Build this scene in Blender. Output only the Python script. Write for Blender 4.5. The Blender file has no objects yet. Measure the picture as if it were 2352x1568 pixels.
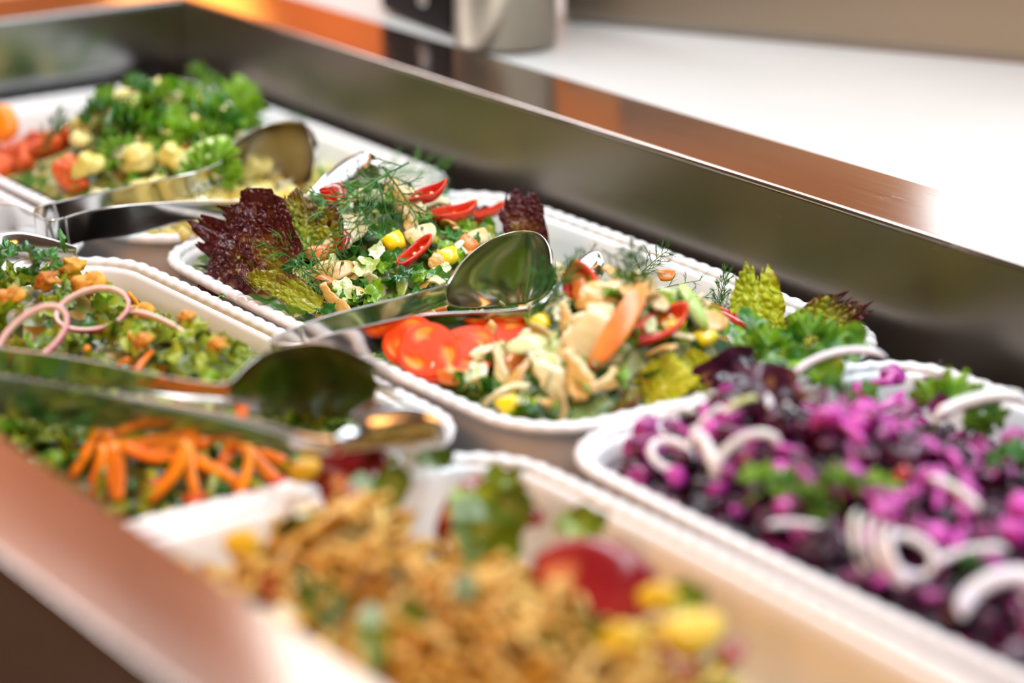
import bpy, math, random
import numpy as np
from mathutils import Vector, Matrix
random.seed(7)
R = random.Random(11)
SC = bpy.context.scene
COL = SC.collection
S = 0.56                      # metres per layout unit

# ------------------------------------------------------------------ camera
YAW, PIT = math.radians(144.12), math.radians(18.606)
FWD = Vector((math.cos(YAW)*math.cos(PIT), math.sin(YAW)*math.cos(PIT), -math.sin(PIT)))
RIGHT = Vector((math.sin(YAW), -math.cos(YAW), 0))
UP = RIGHT.cross(FWD)
CAM = Vector((0, 0, S))       # rim plane of the trays is z = 0
FPX = 5855.0
cd = bpy.data.cameras.new('camera'); cam = bpy.data.objects.new('camera', cd); COL.objects.link(cam)
cam.matrix_world = Matrix(((RIGHT.x, UP.x, -FWD.x, CAM.x), (RIGHT.y, UP.y, -FWD.y, CAM.y), (RIGHT.z, UP.z, -FWD.z, CAM.z), (0, 0, 0, 1)))
cd.sensor_width = 36; cd.lens = FPX/2352*36
cd.clip_start = 0.02; cd.clip_end = 50
cd.dof.use_dof = True; cd.dof.focus_distance = 1.85; cd.dof.aperture_fstop = 2.2
SC.camera = cam
SC.view_settings.view_transform = 'Standard'; SC.view_settings.look = 'None'
SC.view_settings.gamma = 1; SC.view_settings.use_curve_mapping = False
SC.view_settings.exposure = 0.55
SC.cycles.use_denoising = True
SC.cycles.max_bounces = 7; SC.cycles.diffuse_bounces = 3; SC.cycles.glossy_bounces = 4
SC.cycles.sample_clamp_indirect = 6

def ray(px, py):
    return (FWD*FPX + RIGHT*(px-1176) - UP*(py-784)).normalized()
def at(px, py, z=0.0):
    d = ray(px, py); return CAM + d*((z-CAM.z)/d.z)
def atv(px, py, y):
    d = ray(px, py); return CAM + d*((y-CAM.y)/d.y)
def pix(P):
    q = Vector(P)-CAM; w = q.dot(FWD); return (1176+FPX*q.dot(RIGHT)/w, 784-FPX*q.dot(UP)/w)

# ------------------------------------------------------------------ world and lights
w = bpy.data.worlds.new('world'); SC.world = w; w.use_nodes = True
w.node_tree.nodes['Background'].inputs[0].default_value = (0.95, 0.9, 0.85, 1)
w.node_tree.nodes['Background'].inputs[1].default_value = 0.35

def area(name, loc, target, size, power, color, sizey=None):
    l = bpy.data.lights.new(name, 'AREA'); l.energy = power; l.color = color
    l.shape = 'RECTANGLE'; l.size = size; l.size_y = sizey or size
    o = bpy.data.objects.new(name, l); COL.objects.link(o); o.location = loc
    o.rotation_euler = (Vector(target)-Vector(loc)).to_track_quat('-Z', 'Y').to_euler()
    return o
area('strip_light', (-1.7, 1.0, 0.95), (-1.7, 1.03, 0), 3.4, 22, (0.82, 0.91, 1.0), 0.22)
area('daylight', (-0.6, 2.3, 1.35), (-1.7, 0.9, 0), 1.6, 13, (0.74, 0.86, 1.0), 0.9)
area('added_wall_fill', (-3.7, 1.2, 2.1), (-5.0, 1.9, 0.9), 1.2, 13, (1.0, 0.74, 0.46), 0.5)  # added fill, warms the left wall that the rims mirror
area('added_back_wall_fill', (-3.4, 1.6, 2.1), (-3.6, 2.5, 0.7), 1.6, 5.5, (1.0, 0.74, 0.50), 0.4)  # added fill, lifts the back wall's orange in the steel reflections
area('warm_bounce_fill', (-1.0, 0.02, 0.62), (-1.45, 0.86, -0.03), 0.8, 4.6, (1.0, 0.44, 0.13), 0.3)  # added fill, stands in for warm bounce onto the front trays' back walls

# ------------------------------------------------------------------ materials
def mat(name, c1, c2=None, rough=0.4, metal=0.0, scale=60.0, bump=0.0, bscale=None, sss=0.0, rnd=0.5,
        spec=0.5, c3=None, trans=0.0, aniso=0.0, coat=0.0, edges=(0.35, 0.65)):
    m = bpy.data.materials.new(name); m.use_nodes = True
    nt = m.node_tree; N = nt.nodes; L = nt.links; b = N['Principled BSDF']
    b.inputs['Roughness'].default_value = rough; b.inputs['Metallic'].default_value = metal
    b.inputs['Specular IOR Level'].default_value = spec
    if coat: b.inputs['Coat Weight'].default_value = coat; b.inputs['Coat Roughness'].default_value = 0.12
    if sss:
        b.inputs['Subsurface Weight'].default_value = sss
        b.inputs['Subsurface Radius'].default_value = (0.004, 0.003, 0.0015); b.inputs['Subsurface Scale'].default_value = 1.0
    if aniso: b.inputs['Anisotropic'].default_value = aniso
    c1 = (*c1, 1)
    if c2 is None:
        b.inputs['Base Color'].default_value = c1
        if bump: tc = N.new('ShaderNodeTexCoord')
    else:
        tc = N.new('ShaderNodeTexCoord')
        no = N.new('ShaderNodeTexNoise'); no.inputs['Scale'].default_value = scale; no.inputs['Detail'].default_value = 3
        L.new(tc.outputs['Object'], no.inputs['Vector'])
        oi = N.new('ShaderNodeObjectInfo')
        ad = N.new('ShaderNodeMath'); ad.operation = 'MULTIPLY_ADD'
        L.new(oi.outputs['Random'], ad.inputs[0]); ad.inputs[1].default_value = rnd*0.5
        L.new(no.outputs['Fac'], ad.inputs[2])
        sb = N.new('ShaderNodeMath'); sb.operation = 'SUBTRACT'; L.new(ad.outputs[0], sb.inputs[0]); sb.inputs[1].default_value = rnd*0.25
        cr = N.new('ShaderNodeValToRGB'); L.new(sb.outputs[0], cr.inputs[0])
        e = cr.color_ramp.elements; e[0].position = edges[0]; e[1].position = edges[1]
        e[0].color = c1; e[1].color = (*c2, 1)
        if c3: x = e.new((edges[0]+edges[1])/2); x.color = (*c3, 1)
        L.new(cr.outputs[0], b.inputs['Base Color'])
    if bump:
        nb = N.new('ShaderNodeTexNoise'); nb.inputs['Scale'].default_value = bscale or scale*2; nb.inputs['Detail'].default_value = 3
        L.new(tc.outputs['Object'], nb.inputs['Vector'])
        bp = N.new('ShaderNodeBump'); bp.inputs['Strength'].default_value = bump; bp.inputs['Distance'].default_value = 0.002
        L.new(nb.outputs['Fac'], bp.inputs['Height']); L.new(bp.outputs[0], b.inputs['Normal'])
    if trans:
        tr = N.new('ShaderNodeBsdfTranslucent'); mx = N.new('ShaderNodeMixShader'); mx.inputs[0].default_value = trans
        src = b.inputs['Base Color']
        if src.is_linked: L.new(src.links[0].from_socket, tr.inputs['Color'])
        else: tr.inputs['Color'].default_value = c1
        L.new(b.outputs[0], mx.inputs[1]); L.new(tr.outputs[0], mx.inputs[2]); L.new(mx.outputs[0], N['Material Output'].inputs['Surface'])
    return m

M = {}
M['melamine'] = mat('white_melamine', (0.86, 0.855, 0.85), rough=0.22, spec=0.5, coat=0.3)
M['steel_polished'] = mat('polished_steel', (0.62, 0.60, 0.58), rough=0.17, metal=1)
M['steel_dark'] = mat('dark_steel', (0.30, 0.28, 0.26), rough=0.3, metal=1)
M['black'] = mat('black_plastic', (0.005, 0.005, 0.006), rough=0.5, spec=0.2)
M['mushroom'] = mat('mushroom_flesh', (0.68, 0.42, 0.12), (0.80, 0.60, 0.28), rough=0.25, scale=90, bump=0.3, sss=0.08, c3=(0.60, 0.33, 0.07), spec=0.6)
M['mushroom_pale'] = mat('pale_mushroom_flesh', (0.66, 0.50, 0.20), (0.80, 0.70, 0.42), rough=0.25, scale=80, bump=0.3, sss=0.08, spec=0.6)
M['chilli'] = mat('red_chilli_skin', (0.50, 0.006, 0.004), (0.64, 0.014, 0.006), rough=0.14, scale=40, spec=0.7, coat=0.5)
M['chilli_flesh'] = mat('red_chilli_flesh', (0.58, 0.015, 0.005), (0.72, 0.06, 0.010), rough=0.3, scale=120, bump=0.3)
M['seed'] = mat('chilli_seed', (0.9, 0.66, 0.30), (0.95, 0.75, 0.45), rough=0.4)
M['dill'] = mat('dill_green', (0.03, 0.15, 0.015), (0.10, 0.32, 0.05), rough=0.4, scale=40, rnd=1.0, trans=0.15)
M['herb'] = mat('fresh_herb_green', (0.040, 0.18, 0.008), (0.25, 0.48, 0.02), rough=0.2, scale=70, bump=0.3, rnd=1.0, trans=0.25, spec=0.7)
M['herb_dark'] = mat('dark_herb_green', (0.012, 0.10, 0.012), (0.06, 0.26, 0.03), rough=0.22, scale=70, bump=0.3, rnd=1.0, trans=0.15, spec=0.8)
M['herb_olive'] = mat('olive_lettuce', (0.13, 0.20, 0.008), (0.38, 0.46, 0.03), rough=0.33, scale=60, bump=0.3, rnd=1.0, trans=0.2)
M['lettuce'] = mat('yellow_green_lettuce', (0.30, 0.36, 0.015), (0.62, 0.62, 0.05), rough=0.25, scale=35, bump=0.3, rnd=0.5, trans=0.25, spec=0.8, c3=(0.42, 0.50, 0.02))
M['stalk'] = mat('pale_green_stalk', (0.42, 0.60, 0.12), (0.75, 0.82, 0.45), rough=0.25, scale=30, rnd=0.8, sss=0.2)
M['cabbage'] = mat('white_cabbage', (0.38, 0.50, 0.10), (0.74, 0.78, 0.50), rough=0.22, scale=90, sss=0.1, bump=0.5, rnd=0.9, spec=0.7)
M['yellow'] = mat('yellow_pepper', (0.90, 0.62, 0.0), (0.95, 0.74, 0.02), rough=0.2, scale=40, coat=0.4)
M['pepper_yellow'] = mat('yellow_pepper_dull', (0.72, 0.46, 0.01), (0.86, 0.66, 0.05), rough=0.35, scale=40)
M['orange'] = mat('orange_pepper_flesh', (0.80, 0.20, 0.03), (0.88, 0.32, 0.07), rough=0.25, scale=50, sss=0.2)
M['carrot'] = mat('carrot_orange', (0.80, 0.17, 0.0), (0.95, 0.30, 0.0), rough=0.35, scale=50, rnd=1.0, bump=0.2)
M['tomato_skin'] = mat('tomato_skin', (0.66, 0.03, 0.006), (0.80, 0.07, 0.012), rough=0.3, scale=30, coat=0.4)
M['potato'] = mat('yellow_potato', (0.70, 0.56, 0.12), (0.86, 0.76, 0.32), rough=0.3, scale=60, bump=0.3, sss=0.2, rnd=0.7, spec=0.6)
M['cauliflower'] = mat('pale_cauliflower', (0.78, 0.72, 0.36), (0.88, 0.84, 0.62), rough=0.4, scale=120, bump=0.8, rnd=0.6)
M['pasta'] = mat('golden_pasta', (0.50, 0.26, 0.015), (0.76, 0.50, 0.12), rough=0.35, scale=50, rnd=1.0, sss=0.1)
M['beet'] = mat('dark_beetroot', (0.012, 0.001, 0.006), (0.085, 0.004, 0.035), rough=0.22, scale=60, rnd=1.0, spec=0.6)
M['magenta'] = mat('magenta_stained_cabbage', (0.22, 0.002, 0.11), (0.66, 0.06, 0.46), rough=0.25, scale=110, rnd=1.0, sss=0.05, spec=0.6)
M['onion_white'] = mat('white_onion', (0.84, 0.87, 0.80), (0.86, 0.80, 0.88), rough=0.2, scale=40, sss=0.3, rnd=0.7, spec=0.6)
M['onion_inner'] = mat('red_onion_flesh', (0.86, 0.66, 0.60), (0.84, 0.52, 0.52), rough=0.22, scale=40, sss=0.3)
M['onion_skin'] = mat('red_onion_rim', (0.52, 0.05, 0.18), (0.66, 0.14, 0.30), rough=0.2, scale=60, spec=0.7)
M['redpepper'] = mat('dark_red_pepper', (0.22, 0.002, 0.005), (0.40, 0.03, 0.035), rough=0.2, scale=20, rnd=0.8, coat=0.4)
M['olive_disc'] = mat('pasta_herb_green', (0.07, 0.13, 0.004), (0.20, 0.32, 0.010), rough=0.3, scale=30, rnd=1.0)
M['pumpkin'] = mat('roast_pumpkin', (0.42, 0.12, 0.006), (0.74, 0.36, 0.015), rough=0.55, scale=80, rnd=0.8, bump=0.4)
M['countertop'] = mat('cream_countertop', (0.62, 0.60, 0.56), (0.66, 0.63, 0.59), rough=0.35, scale=6, rnd=0)
M['purple_leaf'] = mat('dark_purple_leaf', (0.018, 0.003, 0.010), (0.07, 0.010, 0.03), rough=0.2, scale=40, trans=0.1)

def red_lettuce_mat(name, ca, cb, cc, axis_bias, rough=0.17):
    # purple patches of the red-leaf lettuce: noise plus distance from the leaf base (local x)
    m = bpy.data.materials.new(name); m.use_nodes = True; nt = m.node_tree; N = nt.nodes; L = nt.links; b = N['Principled BSDF']
    tc = N.new('ShaderNodeTexCoord'); sx = N.new('ShaderNodeSeparateXYZ'); L.new(tc.outputs['UV'], sx.inputs[0])
    no = N.new('ShaderNodeTexNoise'); no.inputs['Scale'].default_value = 45; no.inputs['Detail'].default_value = 4
    L.new(tc.outputs['Object'], no.inputs['Vector'])
    a = N.new('ShaderNodeMath'); a.operation = 'MULTIPLY_ADD'; L.new(sx.outputs[0], a.inputs[0]); a.inputs[1].default_value = 0.55; L.new(no.outputs['Fac'], a.inputs[2])
    a2 = N.new('ShaderNodeMath'); a2.operation = 'ADD'; L.new(a.outputs[0], a2.inputs[0]); a2.inputs[1].default_value = axis_bias
    cr = N.new('ShaderNodeValToRGB'); L.new(a2.outputs[0], cr.inputs[0]); e = cr.color_ramp.elements
    e[0].position = 0.40; e[0].color = (*ca, 1); e[1].position = 0.75; e[1].color = (*cc, 1); x = e.new(0.56); x.color = (*cb, 1)
    L.new(cr.outputs[0], b.inputs['Base Color']); b.inputs['Roughness'].default_value = rough; b.inputs['Specular IOR Level'].default_value = 0.5
    tr = N.new('ShaderNodeBsdfTranslucent'); mx = N.new('ShaderNodeMixShader'); mx.inputs[0].default_value = 0.22
    L.new(cr.outputs[0], tr.inputs['Color']); L.new(b.outputs[0], mx.inputs[1]); L.new(tr.outputs[0], mx.inputs[2]); L.new(mx.outputs[0], N['Material Output'].inputs['Surface'])
    return m
GRN, MID, PUR = (0.24, 0.25, 0.012), (0.20, 0.070, 0.014), (0.085, 0.010, 0.012)
M['frill_purple'] = red_lettuce_mat('purple_lettuce', GRN, MID, PUR, 0.02)
M['frill_mixed'] = red_lettuce_mat('mixed_lettuce', (0.34, 0.36, 0.02), (0.22, 0.17, 0.018), (0.12, 0.018, 0.026), -0.25)
M['frill_green'] = red_lettuce_mat('green_lettuce', (0.48, 0.54, 0.02), (0.46, 0.46, 0.025), (0.30, 0.12, 0.035), -0.36)
M['frill_yellow'] = red_lettuce_mat('yellow_lettuce', (0.62, 0.60, 0.02), (0.58, 0.52, 0.03), (0.40, 0.16, 0.04), -0.40)

def brushed(name, col, rough, aniso=0.7, along='X'):
    m = bpy.data.materials.new(name); m.use_nodes = True; nt = m.node_tree; N = nt.nodes; L = nt.links; b = N['Principled BSDF']
    b.inputs['Metallic'].default_value = 1; b.inputs['Base Color'].default_value = (*col, 1)
    tc = N.new('ShaderNodeTexCoord'); mp = N.new('ShaderNodeMapping'); L.new(tc.outputs['Object'], mp.inputs[0])
    mp.inputs['Scale'].default_value = (3, 300, 300) if along == 'X' else (300, 3, 300)
    no = N.new('ShaderNodeTexNoise'); no.inputs['Scale'].default_value = 3; no.inputs['Detail'].default_value = 4; L.new(mp.outputs[0], no.inputs['Vector'])
    mr = N.new('ShaderNodeMapRange'); L.new(no.outputs['Fac'], mr.inputs[0]); mr.inputs[3].default_value = rough-0.06; mr.inputs[4].default_value = rough+0.08
    L.new(mr.outputs[0], b.inputs['Roughness'])
    bp = N.new('ShaderNodeBump'); bp.inputs['Strength'].default_value = 0.06; bp.inputs['Distance'].default_value = 0.0005
    L.new(no.outputs['Fac'], bp.inputs['Height']); L.new(bp.outputs[0], b.inputs['Normal'])
    # dried smears and specks
    n2 = N.new('ShaderNodeTexNoise'); n2.inputs['Scale'].default_value = 22; n2.inputs['Detail'].default_value = 6; n2.inputs['Roughness'].default_value = 0.7
    mp2 = N.new('ShaderNodeMapping'); L.new(tc.outputs['Object'], mp2.inputs[0]); mp2.inputs['Scale'].default_value = (0.6, 2.2, 2.2) if along == 'X' else (2.2, 0.6, 2.2)
    L.new(mp2.outputs[0], n2.inputs['Vector'])
    cr = N.new('ShaderNodeValToRGB'); L.new(n2.outputs['Fac'], cr.inputs[0]); e = cr.color_ramp.elements
    e[0].position = 0.66; e[0].color = (0, 0, 0, 1); e[1].position = 0.74; e[1].color = (0.35, 0.35, 0.35, 1)
    df = N.new('ShaderNodeBsdfDiffuse'); df.inputs[0].default_value = (0.75, 0.75, 0.75, 1)
    mx = N.new('ShaderNodeMixShader'); L.new(cr.outputs[0], mx.inputs[0]); L.new(b.outputs[0], mx.inputs[1]); L.new(df.outputs[0], mx.inputs[2])
    L.new(mx.outputs[0], N['Material Output'].inputs['Surface'])
    return m
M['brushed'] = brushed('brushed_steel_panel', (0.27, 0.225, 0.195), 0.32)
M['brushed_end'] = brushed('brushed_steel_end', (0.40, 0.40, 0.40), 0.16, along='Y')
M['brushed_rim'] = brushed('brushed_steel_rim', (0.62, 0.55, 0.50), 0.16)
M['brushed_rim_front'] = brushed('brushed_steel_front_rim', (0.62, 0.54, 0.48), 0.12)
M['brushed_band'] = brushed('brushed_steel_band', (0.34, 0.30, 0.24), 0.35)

def emit(name, col, st):
    m = bpy.data.materials.new(name); m.use_nodes = True; N = m.node_tree.nodes; b = N['Principled BSDF']
    b.inputs['Base Color'].default_value = (*col, 1); b.inputs['Emission Color'].default_value = (*col, 1); b.inputs['Emission Strength'].default_value = st
    return m
M['wood_wall'] = mat('warm_wood', (0.50, 0.20, 0.06), (0.62, 0.28, 0.10), rough=0.5, scale=4, rnd=0)
M['plaster'] = mat('warm_plaster', (0.30, 0.22, 0.16), (0.34, 0.26, 0.20), rough=0.8, scale=3, rnd=0)
M['ceiling'] = mat('ceiling_paint', (0.52, 0.47, 0.42), rough=0.8)
M['floor'] = mat('floor_tiles', (0.22, 0.15, 0.11), (0.28, 0.20, 0.15), rough=0.4, scale=3, rnd=0)
M['reflection_pane'] = emit('glowing_pane', (0.86, 0.93, 1.0), 1.5)
M['lampshade'] = emit('glowing_lampshade', (1.0, 0.36, 0.06), 3.0)

# ------------------------------------------------------------------ mesh helpers
def mesh(name, V, F, mats=None, smooth=True, fm=None, uv=None):
    me = bpy.data.meshes.new(name)
    me.from_pydata([tuple(float(c) for c in v) for v in V], [], F)
    for m in (mats or []): me.materials.append(M[m] if isinstance(m, str) else m)
    if fm is not None: me.polygons.foreach_set('material_index', fm)
    me.polygons.foreach_set('use_smooth', [smooth]*len(me.polygons))
    if uv is not None:
        l = me.uv_layers.new(name='UVMap'); vi = np.zeros(len(me.loops), dtype=np.int32); me.loops.foreach_get('vertex_index', vi)
        l.data.foreach_set('uv', np.asarray(uv, dtype=np.float32)[vi].ravel())
    me.update(); return me
def link(name, me, parent=None, mw=None):
    o = bpy.data.objects.new(name, me); COL.objects.link(o)
    if parent is not None: o.parent = parent
    if mw is not None: o.matrix_world = mw
    return o
def tag(o, label=None, cat=None, group=None, kind=None):
    if label: o['label'] = label
    if cat: o['category'] = cat
    if group: o['group'] = group
    if kind: o['kind'] = kind
    return o
def empty(name, loc=(0, 0, 0)):
    o = bpy.data.objects.new(name, None); COL.objects.link(o); o.location = loc; o.empty_display_size = 0.02
    return o
def box(name, lo, hi, m, parent=None, bev=0.0, seg=2):
    x0, y0, z0 = lo; x1, y1, z1 = hi
    V = [(x0, y0, z0), (x1, y0, z0), (x1, y1, z0), (x0, y1, z0), (x0, y0, z1), (x1, y0, z1), (x1, y1, z1), (x0, y1, z1)]
    F = [(0, 3, 2, 1), (4, 5, 6, 7), (0, 1, 5, 4), (1, 2, 6, 5), (2, 3, 7, 6), (3, 0, 4, 7)]
    o = link(name, mesh(name, V, F, [m], smooth=False), parent)
    if bev:
        b = o.modifiers.new('bevel', 'BEVEL'); b.width = bev; b.segments = seg; b.limit_method = 'ANGLE'
        for p in o.data.polygons: p.use_smooth = True
        wn = o.modifiers.new('wn', 'WEIGHTED_NORMAL'); wn.keep_sharp = True
    return o
def grid_faces(nr, nc, closed=False, off=0):
    F = []
    for i in range(nr-1):
        for j in range(nc if closed else nc-1):
            a = off+i*nc+j; b = off+i*nc+(j+1) % nc
            F.append((a, b, b+nc, a+nc))
    return F
def snoise(x, y, seed=0, oct=3):
    x = np.asarray(x, float); y = np.asarray(y, float)
    r = np.random.RandomState(seed); out = 0*(x+y); amp = 1.0; fr = 1.0
    for o in range(oct):
        for k in range(3):
            a = r.uniform(0, 6.28); ph = r.uniform(0, 6.28)
            out = out+amp/3*np.sin(fr*(x*np.cos(a)+y*np.sin(a))*(0.8+0.5*r.rand())+ph)
        amp *= 0.5; fr *= 2.1
    return out
def loft(C, Wv, Nv, hw, ht, n=10, power=2.4, caps=True):
    """closed cross sections around a path: centre C[i], width dir Wv[i], normal Nv[i], half width hw[i], half thickness ht[i]"""
    V = []; F = []; k = len(C)
    for i in range(k):
        for j in range(n):
            a = 2*math.pi*j/n; ca, sa = math.cos(a), math.sin(a)
            x = math.copysign(abs(ca)**(2/power), ca)*hw[i]; y = math.copysign(abs(sa)**(2/power), sa)*ht[i]
            V.append(Vector(C[i])+Vector(Wv[i])*x+Vector(Nv[i])*y)
    F = grid_faces(k, n, True)
    if caps:
        F.append(tuple(range(n-1, -1, -1))); F.append(tuple(range((k-1)*n, k*n)))
    return V, F
def strip(name, L, w, t, m, bend=0.0, twist=0.0, side=0.0, prof=None, k=9, n=8, power=3, seed=0, wob=0.0):
    """curved bar along local x, thickness along z; bend in radians (curving about y), side bend about z"""
    r = random.Random(seed); C = []; W = []; Nn = []; hw = []; ht = []
    for i in range(k):
        s = i/(k-1); u = (s-0.5)
        a = bend*u; b = side*u
        x = L*u if abs(bend) < 1e-3 else L/bend*math.sin(a)
        z = 0 if abs(bend) < 1e-3 else -L/bend*(1-math.cos(a))
        y = 0 if abs(side) < 1e-3 else L/side*(1-math.cos(b))
        C.append(Vector((x, y+wob*w*r.uniform(-1, 1), z+wob*t*r.uniform(-1, 1))))
        T = Vector((math.cos(a)*math.cos(b), math.sin(b), -math.sin(a))).normalized()
        N0 = Vector((math.sin(a), 0, math.cos(a))); Y = N0.cross(T).normalized(); N0 = T.cross(Y)
        q = twist*u; W.append(Y*math.cos(q)+N0*math.sin(q)); Nn.append(N0*math.cos(q)-Y*math.sin(q))
        p = prof(s) if prof else 1.0
        hw.append(max(w/2*p, 1e-4)); ht.append(max(t/2*min(1, p*1.4), 1e-4))
    V, F = loft(C, W, Nn, hw, ht, n, power)
    return mesh(name, V, F, [m])
def blob(name, r, m, seed=0, squash=(1, 1, 1), amp=0.18, nu=12, nv=8, fr=2.2):
    V = []; 
    for i in range(nv+1):
        th = math.pi*i/nv
        for j in range(nu):
            ph = 2*math.pi*j/nu
            d = Vector((math.sin(th)*math.cos(ph), math.sin(th)*math.sin(ph), math.cos(th)))
            k = 1+amp*float(snoise(d.x*fr+seed, d.y*fr+d.z*fr*1.3, seed, 2))
            V.append((d.x*r*k*squash[0], d.y*r*k*squash[1], d.z*r*k*squash[2]))
    return mesh(name, V, grid_faces(nv+1, nu, True), [m])
def chunk(name, sx, sy, sz, m, seed=0, amp=0.16, p=5):
    """rough-cut cube with softened edges"""
    r = random.Random(seed); V = []; nu, nv = 12, 9
    sh = [r.uniform(-amp, amp) for _ in range(6)]
    for i in range(nv):
        th = math.pi*i/(nv-1)
        for j in range(nu):
            ph = 2*math.pi*(j+0.5)/nu
            d = Vector((math.sin(th)*math.cos(ph), math.sin(th)*math.sin(ph), math.cos(th)))
            q = (abs(d.x)**p+abs(d.y)**p+abs(d.z)**p)**(-1/p)
            x, y, z = d.x*q, d.y*q, d.z*q
            V.append((sx/2*x*(1+sh[0]*z+sh[1]*y), sy/2*y*(1+sh[2]*x+sh[3]*z), sz/2*z*(1+sh[4]*x+sh[5]*y)))
    return mesh(name, V, grid_faces(nv, nu, True), [m])

# ------------------------------------------------------------------ the room around (outside the frame, seen only in reflections)
def structure(name, lo, hi, m):
    return tag(box(name, lo, hi, M[m]), kind='structure')
structure('floor', (-5.0, -2.2, -0.97), (1.8, 2.6, -0.92), 'floor')
structure('ceiling', (-5.0, -2.2, 2.3), (1.8, 2.6, 2.35), 'ceiling')
structure('wall_back', (-5.0, 2.5, -0.92), (1.8, 2.6, 2.3), 'wood_wall')
structure('wall_left', (-5.1, -2.2, -0.92), (-5.0, 2.6, 2.3), 'wood_wall')
structure('wall_front', (-5.0, -2.3, -0.92), (1.8, -2.2, 2.3), 'plaster')
structure('wall_right', (1.8, -2.2, -0.92), (1.9, 2.6, 2.3), 'plaster')
structure('reflection_pane_1', (-4.22, 2.46, 1.30), (-2.0, 2.5, 2.1), 'reflection_pane')  # both panes are unseen, added to put white reflections on the rims
structure('reflection_pane_2', (-2.42, 2.46, 0.30), (0.6, 2.5, 1.05), 'reflection_pane')

# ------------------------------------------------------------------ buffet well and counter
ZR = 0.13*S                     # flange height above the tray rims
XL = -4.01*S; YB = 2.170*S; YF = 0.950*S; XRT = -0.55*S
ZB = -0.105; RB = 0.160*S; RF = 0.130*S; TH = 0.0016
well = tag(empty('buffet_well', (-1.2, 0.87, ZB)), 'long stainless steel salad bar well holding the white trays', 'buffet well')
def wpart(n, lo, hi, m, bev=0.001):
    o = box(n, lo, hi, M[m], None, bev); o.parent = well; o.matrix_parent_inverse = well.matrix_world.inverted(); o.location = (0, 0, 0); return o
bpy.context.view_layer.update()
wpart('well_base', (XL, YF, ZB-0.004), (XRT, YB, ZB), 'steel_dark')
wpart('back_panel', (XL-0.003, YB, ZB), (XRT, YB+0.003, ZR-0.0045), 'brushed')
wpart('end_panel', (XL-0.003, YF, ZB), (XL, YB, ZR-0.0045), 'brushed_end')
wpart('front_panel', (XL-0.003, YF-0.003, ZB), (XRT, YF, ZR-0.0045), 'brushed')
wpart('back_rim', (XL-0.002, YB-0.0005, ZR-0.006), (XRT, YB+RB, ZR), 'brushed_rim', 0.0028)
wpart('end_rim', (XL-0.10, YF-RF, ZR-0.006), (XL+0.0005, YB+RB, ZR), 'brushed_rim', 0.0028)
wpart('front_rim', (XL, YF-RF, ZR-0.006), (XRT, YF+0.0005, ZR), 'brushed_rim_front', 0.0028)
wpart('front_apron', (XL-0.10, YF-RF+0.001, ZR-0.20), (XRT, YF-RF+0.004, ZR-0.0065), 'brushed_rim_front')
tag(box('back_countertop', (-4.8, YB+RB+0.0005, ZR-0.034), (0.4, 2.35, ZR-0.003), M['countertop'], None, 0.003),
    'cream white countertop running behind the steel well', 'countertop')
tag(box('side_countertop', (-4.8, YF-RF, ZR-0.034), (XL-0.1005, YB+RB, ZR-0.003), M['wood_wall'], None, 0.003),
    'brown wooden countertop beyond the left end of the well', 'countertop')
cab = empty('counter_cabinet', (-1.7, 1.0, -0.92)); tag(cab, 'brown wooden cabinet carrying the buffet well', 'cabinet')
bpy.context.view_layer.update()
for lo, hi in (((-4.8, YF-RF+0.03, -0.92), (XL-0.02, 2.33, ZR-0.036)), ((XL, YB+0.02, -0.92), (0.4, 2.33, ZR-0.036)), ((XL, YF-RF+0.01, -0.92), (0.4, YF-0.02, ZB-0.12))):
    o = box('cabinet_panel', lo, hi, M['wood_wall']); o.parent = cab; o.matrix_parent_inverse = cab.matrix_world.inverted()

# steel canister, black box and long steel band standing on the counter
def revolve(prof, n=64):
    V = []
    for r_, z in prof:
        for j in range(n): a = 2*math.pi*j/n; V.append((r_*math.cos(a), r_*math.sin(a), z))
    F = grid_faces(len(prof), n, True); F.append(tuple(range(n-1, -1, -1)))
    return V, F
zc = ZR-0.003
pl, pr = at(1042, 104, ZR), at(1283, 88, zc)
cr_ = 0.5*(235/FPX)*(at(1160, 110, zc)-CAM).length
pc = at(1160, 122, ZR)+Vector((FWD.x, FWD.y, 0)).normalized()*cr_
V, F = revolve([(cr_-0.003, 0), (cr_, 0.002), (cr_, 0.146), (cr_+0.003, 0.149), (cr_+0.003, 0.153), (cr_-0.001, 0.155), (cr_-0.002, 0.15), (cr_-0.002, 0.004), (0.001, 0.004)])
can = link('steel_canister', mesh('steel_canister', V, F, [M['brushed_band']])); can.location = (pc.x, pc.y, ZR+0.0002)
tag(can, 'round brushed steel canister standing behind the well rim', 'canister')
c0 = at(868, 22, ZR); c1 = at(1030, 82, ZR); dx = (c1-c0); dx.z = 0; ln = dx.length; dx.normalize(); dy = Vector((-dx.y, dx.x, 0))
if dy.dot(FWD) < 0: dy = -dy
bb = empty('cutlery_holder'); bb.matrix_world = Matrix(((dx.x, dy.x, 0, c0.x), (dx.y, dy.y, 0, c0.y), (0, 0, 1, ZR+0.0002), (0, 0, 0, 1)))
tag(bb, 'black square holder beside the round steel canister', 'holder')
def mwpart(n, lo, hi, m, par, bev=0.0):
    o = box(n, lo, hi, M[m], None, bev); o.parent = par; return o
mwpart('body', (0, 0.002, 0), (ln, 0.07, 0.13), 'black', bb, 0.004)
mwpart('rim_lip', (-0.002, 0, 0.13), (ln+0.002, 0.072, 0.138), 'black', bb, 0.002)
V, F = revolve([(0.009, 0), (0.010, 0.002), (0.008, 0.004), (0.0005, 0.005)], 20)
kn = link('button', mesh('button', V, F, [M['steel_polished']]), bb); kn.rotation_euler = (math.radians(90), 0, 0)
kp = at(975, 2, ZR); kn.location = ((at(975, 60, ZR)-c0).dot(dx), 0.002, 0.028)
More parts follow.
